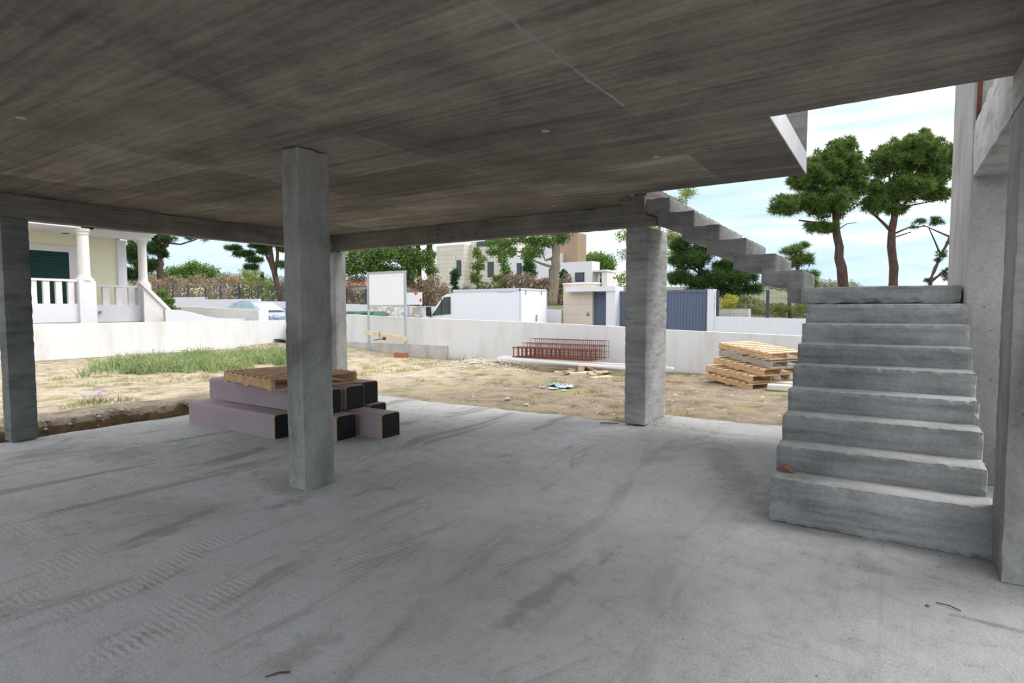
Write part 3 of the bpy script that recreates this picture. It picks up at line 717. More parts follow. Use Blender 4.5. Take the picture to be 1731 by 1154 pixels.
def channel(p0, p1, wd, hg, label):
    b = MB(); p0, p1 = Vector(p0), Vector(p1); d = (p1-p0).normalized(); s = d.cross(Vector((0, 0, 1))).normalized()
    prof = [(-wd/2, hg), (-wd/2, 0), (wd/2, 0), (wd/2, hg), (wd/2-.008, hg), (wd/2-.008, .008), (-wd/2+.008, .008), (-wd/2+.008, hg)]
    V = [tuple(p+s*a+Vector((0, 0, c))) for p in (p0, p1) for a, c in prof]
    n = len(prof); Fc = [(i, (i+1) % n, n+(i+1) % n, n+i) for i in range(n)]
    for q in (0, n): Fc += [tuple(q+k for k in f) for f in ((0, 1, 6, 7), (1, 2, 5, 6), (2, 3, 4, 5))]
    b.add(V, Fc); return tag(b.build('channel_profile', M['sheet']), label, 'metal profile', 'white metal profiles')
channel((-8.55, 12.42, .115), (-4.2, 12.42, .03), .12, .05, 'long white metal channel lying nearest the camera under the rebar cages')
channel((-8.65, 12.72, .12), (-4.1, 12.95, .035), .14, .05, 'long white metal channel lying under the rebar cages, nearer the wall')
# scrap timber
TG = 'timber offcuts in a heap'
tl = ['long pale batten at the left end of the timber heap', 'orange-brown board slanting up over the heap', 'short thick block standing on top of the timber heap', 'white-painted board lying in front of the heap',
      'grey board sloping down right from the heap top', 'pale batten crossing the middle of the heap', 'short pale board at the right end of the heap', 'flat pale board lying apart, nearest the camera', 'thin stick at the back of the heap', 'brown board slanting to the lower right of the heap']
tp = [((938, 628), (985, 627), .09, .03, 'wood_cream'), ((955, 632), (978, 624), .08, .04, 'wood'), ((982, 625), (986, 619), .10, .08, 'wood_pale'), ((963, 633), (991, 633), .10, .04, 'sackwhite'),
      ((988, 620), (1012, 629), .09, .03, 'wood_grey'), ((972, 624), (1000, 631), .07, .03, 'wood_cream'), ((1010, 632), (1029, 627), .09, .03, 'wood_cream'), ((1000, 640), (1032, 637), .12, .03, 'wood_cream'), ((962, 622), (990, 628), .05, .03, 'sackwhite'), ((992, 627), (1005, 636), .08, .04, 'wood_pale')]
for i, (a_, c_, wd, hg, mm) in enumerate(tp):
    hgt = (.0, .05, .10, 0, .06, .08, 0.03, 0, .05, .02)[i]
    A_ = onz(*a_, -.1+hgt*.6); B_ = onz(*c_, -.1+hgt*.3)
    A_[2] = gz(A_[0], A_[1])+hg/2+hgt; B_[2] = gz(B_[0], B_[1])+hg/2+hgt*.3
    tag(MB().bar(A_, B_, wd*1.35, hg*1.3).build('timber_offcut', M[mm]), tl[i], 'wood offcut', TG)
A_, B_ = onz(1129, 645, -.1), onz(1157, 647, -.1)
A_[2] = gz(A_[0], A_[1])+.015; B_[2] = gz(B_[0], B_[1])+.015
tag(MB().bar(A_, B_, .06, .03).build('timber_offcut', M['wood']), 'single short orange batten on the earth right of the stair column', 'wood offcut')
# plastic litter
def crumple(name, pts, m, label, cat, s=.12, seed=1):
    rr = random.Random(seed); P = onz(*pts, -.1); z = gz(P[0], P[1]); n = 7
    V = [(P[0]+s*1.6*(i/n-.5)+rr.gauss(0, .01), P[1]+s*(j/n-.5)*1.6+rr.gauss(0, .01), z+.01+abs(rr.gauss(0, .5))*s*.22) for j in range(n+1) for i in range(n+1)]
    Fc = [(j*(n+1)+i, j*(n+1)+i+1, (j+1)*(n+1)+i+1, (j+1)*(n+1)+i) for j in range(n) for i in range(n) if (i-n/2)**2+(j-n/2)**2 < (n/2)**2*1.3]
    return tag(MB().add(V, Fc).build(name, m), label, cat)
crumple('plastic_film', (938, 652), M['teal'], 'crumpled green plastic film lying on the earth', 'litter', .17, 1)
crumple('plastic_film', (953, 655), M['bluegrey'], 'crumpled blue-grey film lying right of the green film', 'litter', .20, 2)
crumple('plastic_film', (935, 658), M['bluegrey'], 'thin grey film strip lying just in front of the green film', 'litter', .12, 3)
crumple('plastic_film', (916, 656), M['bluegrey'], 'small grey film scrap left of the green film', 'litter', .09, 4)
crumple('paper_scrap', (953, 661), M['sackwhite'], 'small white scrap in front of the blue-grey film', 'litter', .06, 5)
for px, py, s, lb in ((890, 685, .07, 'pale stone lying on the earth at the slab edge, below the litter'), (858, 676, .06, 'flat pale stone on the earth left of the litter')):
    P = onz(px, py, -.08); T = stone(P[0], P[1], gz(P[0], P[1])+.02, s*1.3)
    tag(soup('stone', T, M['pebble'], origin=(P[0], P[1], gz(P[0], P[1]))), lb, 'stone')
# white kerb blocks by the pallets
for i, (px, py, a_, L_, lb) in enumerate(((1300, 651, -.9, .55, 'white block leaning on the pallet stack'), (1322, 655, .15, .6, 'white block lying right of the pallets, against the wall'), (1325, 662, .1, .55, 'white block lying nearest the stairs'))):
    P = onz(px, py, -.1); d = Vector((math.cos(a_), math.sin(a_), .25 if i == 0 else 0))*L_/2; c = Vector((P[0], P[1], gz(P[0], P[1])+(.13 if i == 0 else .06)))
    b = MB(); b.bar(c-d, c+d, .17, .11); ob = b.build('white_block', M['sackwhite']); bm_ = ob.modifiers.new('bevel', 'BEVEL'); bm_.width = .02; bm_.segments = 2
    tag(ob, lb, 'block', 'white blocks by the pallets')

# ------------------------------------------------------------------ site sign frame at the back wall
fy = 13.2
fp = [ony(624, 590, fy), ony(686, 598, fy)]
x0_, x1_ = -14.18, -12.56
sg = thing('site_sign', ((x0_+x1_)/2, fy, .1), 'grey steel sign frame with blank white panel standing before the back wall', 'sign')
zt = ony(655, 459, fy)[2]; zm = ony(655, 515.5, fy)[2]
for x in (x0_, x1_): MB().box(x-.03, x+.03, fy-.03, fy+.03, .0, zt).build('post', M['steel'], sg)
MB().box(x0_-.04, x1_+.04, fy-.032, fy+.032, zt-.05, zt+.01).build('top_rail', M['steel'], sg)
MB().box(x0_, x1_, fy-.031, fy+.031, zm-.04, zm).build('middle_rail', M['steel'], sg)
MB().box(x0_+.05, x1_-.05, fy-.012, fy+.012, zm, zt-.05).build('panel', M['sheet'], sg)
MB().box(x1_-.5, x1_-.1, fy-.05, fy-.03, zm-.05, zm).build('bracket', M['steel'], sg)
A_, B_ = ony(616, 561, fy-.07), ony(687, 573, fy-.07)
MB().bar(A_, B_, .03, .13).build('cross_board', M['wood_cream'], sg)
A_, B_ = ony(631, 575, fy-.14), ony(649, 572, fy-.14)
b = MB(); b.tube([A_, B_], .014, 6); b.tube([B_-np.array([.03, 0, 0]), B_+np.array([.05, 0, 0])], .05, 8); b.tube([ony(642, 571, fy-.11), ony(641, 560, fy-.11)], .012, 5)
tag(b.build('steel_clamp', M['rust'], smooth=False), 'rusty rod clamp hanging from the sign frame board', 'clamp')
P = ony(679, 597, fy-.15); gzz = gz(P[0], P[1])
b = MB(); b.box(P[0]-.24, P[0]+.19, P[1]-.1, P[1]+.1, gzz-.01, gzz+.14); ob = b.build('clay_block', M['brickred']); tag(ob, 'red clay block on the ground at the foot of the sign frame', 'brick')
P = ony(687, 592, fy-.1)

# ------------------------------------------------------------------ neighbouring villa on the left
hv = thing('yellow_villa', (-24, 9, -.4), 'pale yellow villa with columned veranda beyond the left wall', 'house')
b = MB(); b.box(-33, -24.2, 1.0, 10.25, -.5, 4.05); b.build('wall', M['yellow'], hv)
b = MB(); b.box(-24.26, -24.12, 10.12, 10.42, 1.5, 4.0); b.build('corner_pilaster', M['white'], hv)
b = MB(); b.box(-24.2, -24.13, 6.9, 8.86, 3.42, 3.62); b.box(-24.2, -24.13, 8.60, 8.86, 1.6, 3.42); b.box(-24.2, -24.13, 6.6, 6.9, 1.6, 3.62)
wf = b.build('door_surround', M['warmwhite'], hv)
b = MB()
for i in range(26): b.prism([(-24.20, 1.6+i*.07), (-24.15, 1.6+i*.07), (-24.17, 1.665+i*.07), (-24.20, 1.67+i*.07)], 'y', 6.9, 8.6)
b.build('roller_shutter', M['green_shut'], hv)
b = MB(); b.box(-24.2, -21.53, 1.0, 8.25, 1.35, 1.58); b.box(-24.2, -23.37, 8.25, 10.75, 1.35, 1.58); b.build('veranda_floor', M['white'], hv)
b = MB(); b.box(-21.52, -21.38, 1.0, 8.0, 1.02, 1.6); b.box(-23.36, -23.2, 8.25, 10.75, .98, 1.59); b.build('fascia', M['white'], hv)
b = MB(); b.box(-24.1, -21.7, 1.0, 8.2, -.5, 1.0); b.box(-24.1, -23.45, 8.2, 10.7, -.5, .97); b.build('basement_gap_shade', M['dark'], hv)  # near-black blocks: shade of the gap under the veranda, put into the colour
b = MB(); b.box(-33.4, -21.25, .6, 11.0, 4.42, 4.62); b.build('roof_slab', M['white'], hv)
# eaves beam and cornice
b = MB(); b.box(-21.68, -21.32, .6, 8.3, 3.97, 4.42); b.box(-23.52, -23.10, 8.1, 10.85, 3.97, 4.42); b.box(-23.4, -21.32, 7.95, 8.3, 3.97, 4.42)
b.build('eaves_beam', M['white'], hv)
b = MB(); b.box(-24.3, -21.6, .6, 8.2, 4.05, 4.10); b.box(-24.3, -23.3, 8.2, 10.7, 4.05, 4.10); b.build('porch_ceiling', M['warmwhite'], hv)
b = MB(); b.box(-23.62, -23.0, 10.3, 10.98, 4.18, 4.42); b.box(-23.55, -23.05, 8.3, 10.92, 4.10, 4.2); b.build('cornice', M['warmwhite'], hv)
for (x, y, r0) in ((-21.5, 8.05, .165), (-23.3, 10.60, .15)):
    z0, z1 = 2.33, 3.97
    b = MB(); b.lathe(x, y, [(r0*1.5, z0), (r0*1.5, z0+.07), (r0*1.15, z0+.10), (r0*1.1, z0+.14), (r0, z0+.18), (r0*.93, z1-.2), (r0*1.1, z1-.17), (r0*.95, z1-.13), (r0*1.2, z1-.08), (r0*1.35, z1)])
    b.build('column', M['warmwhite'], hv, smooth=False)
b = MB(); b.box(-21.72, -21.28, 7.82, 8.28, 1.0, 2.33); b.build('pedestal', M['white'], hv)
b = MB(); b.box(-23.5, -23.1, 10.38, 10.78, 1.0, 2.33); b.build('pedestal', M['white'], hv)
def rail(xr, y0, y1, n, zt):
    b = MB(); b.box(xr-.08, xr+.08, y0, y1, zt-.07, zt); b.build('handrail', M['warmwhite'], hv)
    for i in range(n):
        y = y0+(i+.5)*(y1-y0)/n; q = (y1-y0)/n*.25
        MB().box(xr-.06, xr+.06, y-q, y+q, zt-.76, zt-.07).build('baluster', M['warmwhite'], hv)
rail(-21.5, 5.6, 7.82, 7, 2.365)
rail(-23.3, 8.3, 10.38, 5, 2.285)
# external stair parapet
P0, P1 = np.array([-22.9, 10.45, 2.33]), np.array([-22.9, 12.0, .55])
b = MB(); b.add([(-22.98, 10.4, 0), (-22.98, 12.1, 0), (-22.98, 12.1, .45), (-22.98, 10.4, 2.30), (-22.86, 10.4, 0), (-22.86, 12.1, 0), (-22.86, 12.1, .45), (-22.86, 10.4, 2.30)],
    [(0, 1, 2, 3), (7, 6, 5, 4), (3, 2, 6, 7), (0, 3, 7, 4), (1, 5, 6, 2)]); b.build('stair_parapet', M['warmwhite'], hv)
b = MB(); b.bar((-22.92, 10.3, 2.42), (-22.92, 12.1, .50), .24, .12); b.build('parapet_coping', M['warmwhite'], hv)
b = MB()
for i in range(9): b.box(-24.4, -23.0, 10.8+i*.28, 11.1+i*.28, -.4, 1.4-i*.17)
b.build('stair', M['stone_clad'], hv)
P = onx(169, 527, -23.18); b = MB(); b.tube([(-23.2, P[1], P[2]), (-23.08, P[1], P[2])], .045, 10); b.build('wall_lamp', M['grey_plastic'], hv)

# garden walls beside the drive
tapered_wall('wall_garden', [(-38, 1.75), (-27.9, 1.57), (-21.9, 1.40)], (14.2, 14.35), 'x', M['white'], -.4)
b = MB(); b.box(-22.0, -21.45, 14.05, 14.5, -.4, 1.395); struct('wall_gatepost', b, M['white'])
pr = [(10.9, -.4), (10.9, 1.42), (11.4, 1.40), (11.9, 1.30), (12.4, 1.16), (12.9, 1.07), (14.1, 1.03), (14.1, -.4)]
struct('wall_curved', MB().prism(pr, 'x', -22.55, -22.38), M['white'])

# ------------------------------------------------------------------ wall across the street with its fence
def px_at(px, py, Y=22.0): return ony(px, py, Y)
segs = [(-60, -39.8, 2.36, 2.275), (-39.8, -33.6, 2.10, 2.07), (-33.6, -27, 1.93, 1.80), (-27, -20.9, 1.75, 1.57), (-20.9, -11.85, 1.57, 1.36)]
b = MB()
for xa, xb, za, zb_ in segs:
    b.add([(xa, 22.0, -.3), (xb, 22.0, -.3), (xb, 22.0, zb_), (xa, 22.0, za), (xa, 22.2, -.3), (xb, 22.2, -.3), (xb, 22.2, zb_), (xa, 22.2, za)],
          [(0, 1, 2, 3), (7, 6, 5, 4), (3, 2, 6, 7), (0, 3, 7, 4), (1, 5, 6, 2)])
struct('wall_street', b, M['white'])
def mesh_fence(x0, x1, zf0, zf1, posts, label, y=22.1, hg=.75, mesh=True):
    t = thing('mesh_fence', ((x0+x1)/2, y, min(zf0, zf1)), label, 'fence')
    zf = lambda x: zf0+(zf1-zf0)*(x-x0)/(x1-x0)
    for x in posts: MB().box(x-.05, x+.05, y-.04, y+.04, zf(x), zf(x)+hg+.06).build('post', M['fence'], t)
    b = MB()
    for k in range(5): b.bar((x0, y, zf0+.06+k*(hg-.08)/4), (x1, y, zf1+.06+k*(hg-.08)/4), .006, .006)
    nn = int((x1-x0)/.14)
    for i in range(nn): x = x0+(i+.5)*(x1-x0)/nn; b.bar((x, y, zf(x)+.03), (x, y, zf(x)+hg), .0035, .0035)
    b.build('mesh_panel', M['fence'], t); return t
def pxX(px, Y=22.1): return float(ony(px, 500, Y)[0])
mesh_fence(-52, -39.85, 2.33, 2.27, [pxX(268), pxX(293), pxX(318)], 'dark mesh fence on the highest, left step of the white street wall', hg=.85)
mesh_fence(-39.75, -33.65, 2.09, 2.06, [pxX(347.5), pxX(373), pxX(404)], 'dark mesh fence on the middle step of the street wall, behind the car', hg=.85)
mesh_fence(-33.5, -27, 1.92, 1.79, [pxX(437), pxX(478)], 'dark mesh fence on the lowest step of the street wall, beside the middle column', hg=.9)
mesh_fence(-26.9, -21, 1.74, 1.56, [pxX(585), pxX(619)], 'dark mesh fence behind the green bins and the site sign', hg=.8)
tapered_wall('wall_frontage', [(-5.48, 1.12), (-2.0, 1.03), (6, .95)], (22.0, 22.2), 'x', M['white'], -.4)
mesh_fence(-5.4, 4, 1.10, .98, [pxX(1210.5)+.06, pxX(1298), pxX(1298)+2.3], 'dark mesh fence on the white wall right of the grey gates', hg=.92)

# gate house
def zy(px, py, Y=22.): return float(ony(px, py, Y)[2])
gt = thing('stone_gate_pier', (-11, 22.3, -.1), 'cream stone entrance pier with white L-shaped canopy and intercom', 'gate pier')
MB().box(-11.76, -10.38, 22.0, 22.6, -.2, 2.46).build('pier', M['gate_stone'], gt)
MB().box(-11.78, -10.30, 21.97, 22.63, 2.44, 2.50).build('coping', M['warmwhite'], gt)
MB().box(-11.48, -9.24, 21.65, 22.55, 2.115, 2.30).build('canopy', M['white'], gt)
MB().box(-9.64, -9.24, 21.7, 22.55, -.2, 2.115).build('canopy_leg', M['white'], gt)
ic = MB().box(-10.63, -10.53, 21.96, 22.0, 1.12, 1.28).build('intercom', M['grey_plastic'], gt)
MB().tube([(-10.58, 21.965, 1.16), (-10.58, 21.95, 1.16)], .03, 10).build('button', M['dark'], ic)
gd = thing('pedestrian_gate', (-10.0, 22.2, -.1), 'narrow slate-blue pedestrian gate between stone pier and white leg', 'gate')
b = MB()
for i in range(7): x = -10.38+i*.106; b.box(x, x+.098, 22.15, 22.19, -.05, 2.10)
b.box(-10.38, -9.64, 22.19, 22.21, -.05, 2.10); b.build('leaf', M['panel_grey'], gd)
MB().box(-9.74, -9.70, 22.09, 22.15, .95, 1.15).build('handle', M['steel'], gd)
sg2 = thing('sliding_gate', (-7.4, 22.2, -.1), 'wide slate-blue boarded sliding gate behind the stair column', 'gate')
b = MB()
for i in range(30): x = -9.24+i*.1185; b.box(x, x+.110, 22.15, 22.19, -.05, 2.02)
b.box(-9.24, -5.70, 22.19, 22.21, -.05, 2.02); b.build('boards', M['panel_grey'], sg2)
MB().box(-9.24, -5.70, 22.13, 22.22, 2.02, 2.12).build('top_rail', M['panel_grey'], sg2)
tag(MB().box(-5.70, -5.47, 21.95, 22.4, -.2, 2.12).build('gate_post', M['white']), 'white square post at the right end of the wide slate gate', 'gate post')

# ------------------------------------------------------------------ box van
ZS = street(-14)
vt = thing('box_van', (-14.2, 20.1, ZS), 'white box van with short cab parked beyond the back wall', 'van')
BX0, BX1, BY0, BY1, BZ0, BZ1 = -15.50, -12.14, 19.2, 21.25, ZS+.65, 2.20
MB().box(BX0, BX1, BY0, BY1, BZ0, BZ1).build('cargo_box', M['sheet'], vt)
b = MB()
b.box(BX0-.01, BX1+.01, BY0-.02, BY0+.04, BZ1-.09, BZ1+.02); b.box(BX1-.05, BX1+.015, BY0-.02, BY0+.05, BZ0, BZ1); b.box(BX1-.02, BX1+.02, BY1-.05, BY1+.01, BZ0, BZ1)
b.box(BX1-.05, BX1+.02, BY0, BY1, BZ1-.05, BZ1+.02); b.build('edge_trim', flat('pale_grey_edge_profile', (.58, .62, .68), .5, .04), vt)
for y in (BY0+.35, BY1-.45): MB().box(BX1+.0, BX1+.03, y-.02, y+.02, BZ1-.22, BZ1-.03).build('hinge', M['grey_plastic'], vt)
MB().box(BX1, BX1+.05, BY0+1.15, BY0+1.21, BZ0+.15, BZ0+.42).build('door_latch', M['grey_plastic'], vt)
MB().box(-13.25, -12.5, BY0-.004, BY0+.01, 2.06, 2.075).build('lettering_strip', M['red'], vt)
cprof = [(-15.45, ZS+.35), (-15.45, 2.03), (-15.6, 2.07), (-16.0, 2.05), (-16.18, 1.96), (-16.95, 1.20), (-17.45, 1.02), (-17.55, .7), (-17.58, ZS+.35)]
MB().prism(cprof, 'y', 19.35, 21.1).build('cab', M['sheet'], vt)
MB().add([(-16.14, 19.335, 1.91), (-15.78, 19.335, 1.94), (-15.78, 19.335, 1.19), (-16.82, 19.335, 1.12)], [(0, 1, 2, 3)]).add([(-16.14, 19.349, 1.91), (-15.78, 19.349, 1.94), (-15.78, 19.349, 1.19), (-16.82, 19.349, 1.12)], [(3, 2, 1, 0)]).build('side_window', M['vanglass'], vt)
MB().box(-16.30, -16.27, 19.325, 19.34, 1.14, 1.85).build('window_bar', M['dark'], vt)
MB().add([(-16.24, 19.45, 1.93), (-16.24, 21.0, 1.93), (-16.97, 21.0, 1.21), (-16.97, 19.45, 1.21)], [(0, 1, 2, 3)]).build('windscreen', M['windscreen'], vt)
b = MB(); b.box(-16.98, -16.83, 19.12, 19.30, 1.10, 1.50); b.box(-16.95, -16.88, 19.25, 19.4, 1.08, 1.16); b.build('mirror', M['dark'], vt)
for x, y in ((-16.6, 19.4), (-13.2, 19.4), (-16.6, 20.9), (-13.2, 20.9)):
    MB().tube([(x, y-.1, ZS+.34), (x, y+.12, ZS+.34)], .34, 20).build('wheel', M['tyre'], vt)
# ------------------------------------------------------------------ estate car
ZC = street(-29)-.1
cv = thing('estate_car', (-29.3, 18.7, ZC), 'blue-grey estate car parked on the street beyond the left wall', 'car')
x_ = lambda px, py=520: float(ony(px, py, 18.)[0])
low = [(-31.0, ZC+.25), (-31.05, ZC+.75), (-30.8, ZC+.92), (-27.9, ZC+.90), (-26.9, ZC+.80), (-26.5, ZC+.62), (-26.45, ZC+.25)]
MB().prism(low, 'y', 18.0, 19.75).build('body', M['carpaint'], cv)
zr = 1.85
cab = [(-30.85, ZC+.90), (-30.1, zr-.07), (-29.4, zr), (-28.5, zr-.02), (-27.6, ZC+.90)]
b = MB(); V = []
for y, ins in ((18.05, 0), (19.70, 0)):
    sgn = 1 if y < 18.5 else -1
    for i, (x, z) in enumerate(cab): V.append((x, y+sgn*(.18 if z > ZC+1.1 else 0), z))
n = len(cab); b.add(V, [(i, i+1, n+i+1, n+i) for i in range(n-1)]+[tuple(range(n))[::-1], tuple(range(n, 2*n))]); b.build('cabin', M['carpaint'], cv)
def side_glass(xa0, xa1, xb0, xb1):
    za, zb2 = ZC+.95, zr-.10
    yy = lambda z: 18.045+.18*(z-ZC-.90)/(zr-ZC-.90)
    q = [(xa0, yy(za), za), (xa1, yy(za), za), (xb1, yy(zb2), zb2), (xb0, yy(zb2), zb2)]
    MB().add(q, [(0, 1, 2, 3)]).build('side_window', M['carglass'], cv)
side_glass(-30.6, -30.0, -30.1, -29.75); side_glass(-29.9, -29.2, -29.65, -29.15); side_glass(-29.1, -28.0, -29.05, -28.6)
MB().add([(-28.42, 18.32, zr-.07), (-28.42, 19.43, zr-.07), (-27.60, 19.56, ZC+.94), (-27.60, 18.19, ZC+.94)], [(3, 2, 1, 0)]).build('windscreen', M['windscreen'], cv)
MB().box(-28.0, -27.85, 19.72, 19.9, ZC+.9, ZC+1.05).build('mirror', M['carpaint'], cv)
for x in (-30.2, -27.3):
    for y in (18.05, 19.5): MB().tube([(x, y, ZC+.31), (x, y+.2, ZC+.31)], .31, 18).build('wheel', M['tyre'], cv)
for y in (18.2, 19.3): MB().box(-26.58, -26.44, y, y+.3, ZC+.55, ZC+.7).build('headlight', M['windscreen'], cv)
# bins
for i, px in enumerate((590, 620)):
    P = ony(px, 530, 19.5); t = thing('wheeled_bin', (P[0], 20.0, street(P[0])), ('green wheeled bin lid showing over the wall beside the corner column', 'green wheeled bin lid showing over the wall just left of the site sign')[i], 'bin', 'green bins on the street')
    MB().prism([(P[0]-.36, street(P[0])+.1), (P[0]+.36, street(P[0])+.1), (P[0]+.42, 1.12), (P[0]-.42, 1.12)], 'y', 19.6, 20.5).build('body', M['green_bin'], t)
    b = MB(); b.box(P[0]-.46, P[0]+.46, 19.5, 20.55, 1.12, 1.22); b.box(P[0]-.38, P[0]+.38, 19.6, 20.4, 1.22, 1.30); b.build('lid', M['green_bin'], t)
    MB().box(P[0]-.35, P[0]+.35, 19.44, 19.5, 1.17, 1.2).build('lid_handle', M['dark'], t)
# direction board
P0, P1 = ony(686, 515, 21.6), ony(713, 494, 21.6)
t = thing('direction_board', ((P0[0]+P1[0])/2, 21.6, 1.4), 'white board with red arrow corners above the street wall, right of the site sign', 'sign')
MB().box(P0[0], P1[0], 21.58, 21.62, P0[2], P1[2]).build('panel', M['sheet'], t)
def dia(pts, nm='red_mark'):
    V = [tuple(ony(a, c, 21.575)) for a, c in pts]; MB().add(V, [tuple(range(len(V)))[::-1]]).build(nm, M['red'], t)
dia([(699, 494.6), (707, 494.6), (705, 497), (702, 499)]); dia([(712.6, 503), (712.6, 511), (710, 510), (708.5, 506.5)])
MB().box(P0[0]+.1, P0[0]+.16, 21.62, 21.68, 0.2, P0[2]+.1).build('post', M['steel'], t)
MB().box(P1[0]-.16, P1[0]-.1, 21.62, 21.68, 0.2, P0[2]+.1).build('post', M['steel'], t)
# peeled patches on the street wall
def patch_mat():
    m, nt, bs = new_mat('peeled_poster_paper'); n = _noise(nt, _coords(nt), 3.2, 2, .45, 1.2)
    nt.links.new(_ramp(nt, n, [(.49, (.80, .80, .81)), (.51, (.56, .48, .38))]), bs.inputs['Base Color']); return m
P0, P1 = ony(626, 533, 21.97), ony(722, 518, 21.97)
tag(MB().box(P0[0], P1[0], 21.97, 22.0, .95, P1[2]).build('peeled_poster', patch_mat()), 'peeling beige and white poster strip on the street wall behind the sign frame', 'poster')

# ------------------------------------------------------------------ modern villa on the rise
YV = 50.
def vx(px, py=450, Y=YV): return float(ony(px, py, Y)[0])
def vz(px, py, Y=YV): return float(ony(px, py, Y)[2])
mv = thing('modern_villa', (-34, 54, 2.8), 'modern cubic villa in cream stone and white render beyond the street', 'house')
MB().box(vx(738), vx(784), YV, 58, 2.2, vz(784, 412)).build('stone_wing', M['villa_stone'], mv)
MB().box(vx(784)+.001, vx(865), YV+1.2, 58, 2.2, vz(840, 402)).build('stone_block', M['villa_stone'], mv)
MB().box(vx(842), vx(936), YV+.6, 52, 2.2, vz(900, 428)).build('white_wing', M['white'], mv)
MB().box(vx(855), vx(925), YV+4, 55, 2.2, vz(900, 395)).build('upper_white_block', M['white'], mv)
MB().box(vx(925), vx(960), YV+2, 54, 2.2, vz(970, 388)).build('brown_tower', M['tilebrown'], mv)
MB().box(vx(944), vx(1010), YV-1.2, 50.5, 1.6, vz(1000, 443)).build('low_white_wing', M['white'], mv)
MB().box(vx(1008), vx(1034), YV-1.0, 50.5, vz(1020, 460), vz(1020, 457)).build('canopy_roof', M['white'], mv)
MB().box(vx(1024), vx(1033), YV-.9, 50.4, 1.6, vz(1020, 460)).build('canopy_wall', M['warmwhite'], mv)
def vwin(px0, py0, px1, py1, Y):
    x0, x1 = vx(px0, py0, Y), vx(px1, py0, Y); z0, z1 = vz(px0, py1, Y), vz(px0, py0, Y)
    wv_ = MB().box(x0-.08, x1+.08, Y-.05, Y+.1, z0-.08, z1+.08).build('window', M['fence'], mv)
    MB().box(x0, x1, Y-.08, Y-.04, z0, z1).build('pane', M['glass'], wv_)
vwin(773, 441, 778.5, 465, YV); vwin(808, 410, 821.5, 415.5, YV+1.2); vwin(825.5, 444, 833.5, 467, YV+1.2); vwin(875, 446, 880.5, 468, YV+.6); vwin(929.5, 455, 934, 478, YV+.6); vwin(973.5, 462, 986.5, 474.5, YV-1.2); vwin(1018, 461, 1023, 484, YV-.4)
MB().box(vx(768.5), vx(769.6), YV-.15, YV-.02, vz(769, 440), vz(769, 431)).build('flue', M['sheet'], mv)
# distant red roofed house between the trees
ph = at(606, 491, 75)
t = thing('red_roofed_house', (ph[0], ph[1], 2.5), 'distant low house with orange tiled roof behind the bins', 'house')
MB().box(ph[0]-5, ph[0]+4.6, ph[1], ph[1]+7, 2, ph[2]+.6).build('wall', M['white'], t)
MB().prism([(ph[1]-.6, ph[2]+.6), (ph[1]+7.6, ph[2]+.6), (ph[1]+3.5, ph[2]+1.7)], 'x', ph[0]-5.5, ph[0]+5).build('roof', M['brickred'], t)
ph = at(373, 487, 110)
t = thing('far_white_house', (ph[0], ph[1], 3), 'tiny far house with white gable and reddish roof behind the dry hedge', 'house')
MB().box(ph[0]-2.3, ph[0]+1.4, ph[1], ph[1]+5, 2, ph[2]+1).build('wall', M['white'], t)
MB().prism([(ph[1]-.6, ph[2]+1), (ph[1]+5.6, ph[2]+1), (ph[1]+2.5, ph[2]+2.0)], 'x', ph[0]-2.5, ph[0]+1.6).build('roof', M['brickred'], t)

# ------------------------------------------------------------------ vegetation
RT = MC @ np.array([1, 0, 0]); DP = np.array([-RT[1], RT[0], 0.]); RT = np.array([RT[0], RT[1], 0.]); RT /= np.linalg.norm(RT); DP /= np.linalg.norm(DP)
def leaves(ells, D, n_cl, per, rc, size, seed, mode='leaf'):
    """foliage clumps inside real ellipsoids. ells: (cx,cy,rx,ry) seen from the camera at distance D"""
    rs = np.random.RandomState(seed); out = []
    area = [e[2]*e[3] for e in ells]; tot = sum(area); k = D/F
    for e, a in zip(ells, area):
        n = max(2, int(n_cl*a/tot)); c = at(e[0], e[1], D)
        d = rs.randn(n, 3); d /= np.linalg.norm(d, axis=1)[:, None]; d *= (rs.rand(n, 1)**.45)
        sh = np.array([max(.01, e[2]*k-rc*.6), max(.01, min(e[2], e[3]*1.6)*k-rc*.5), max(.01, e[3]*k-rc*.6)])
        d = d*sh
        cen = c+d[:, :1]*RT+d[:, 1:2]*DP+d[:, 2:3]*np.array([0, 0, 1.])
        P = np.repeat(cen, per, 0); m = len(P)
        u = rs.randn(m, 3); u /= np.linalg.norm(u, axis=1)[:, None]
        if mode == 'needle':
            u[:, 2] = u[:, 2]*.8+.35; u /= np.linalg.norm(u, axis=1)[:, None]
            L = rc*rs.uniform(.55, 1.1, (m, 1)); s = np.cross(u, rs.randn(m, 3)); s /= np.linalg.norm(s, axis=1)[:, None]
            tip = P+u*L; b0 = P+u*L*.25
            out.append(np.stack([b0-s*size, b0+s*size, tip], 1))
        else:
            r = rc*(rs.rand(m, 1)**.4); q = P+u*r*np.array([1, 1, .8])
            a1 = rs.randn(m, 3); a1 /= np.linalg.norm(a1, axis=1)[:, None]; a2 = np.cross(a1, rs.randn(m, 3)); a2 /= np.linalg.norm(a2, axis=1)[:, None]
            sz = size*rs.uniform(.6, 1.3, (m, 1)); out.append(np.stack([q-a1*sz, q-a2*sz*.5, q+a1*sz, q+a2*sz*.5], 1))
    return np.concatenate(out)
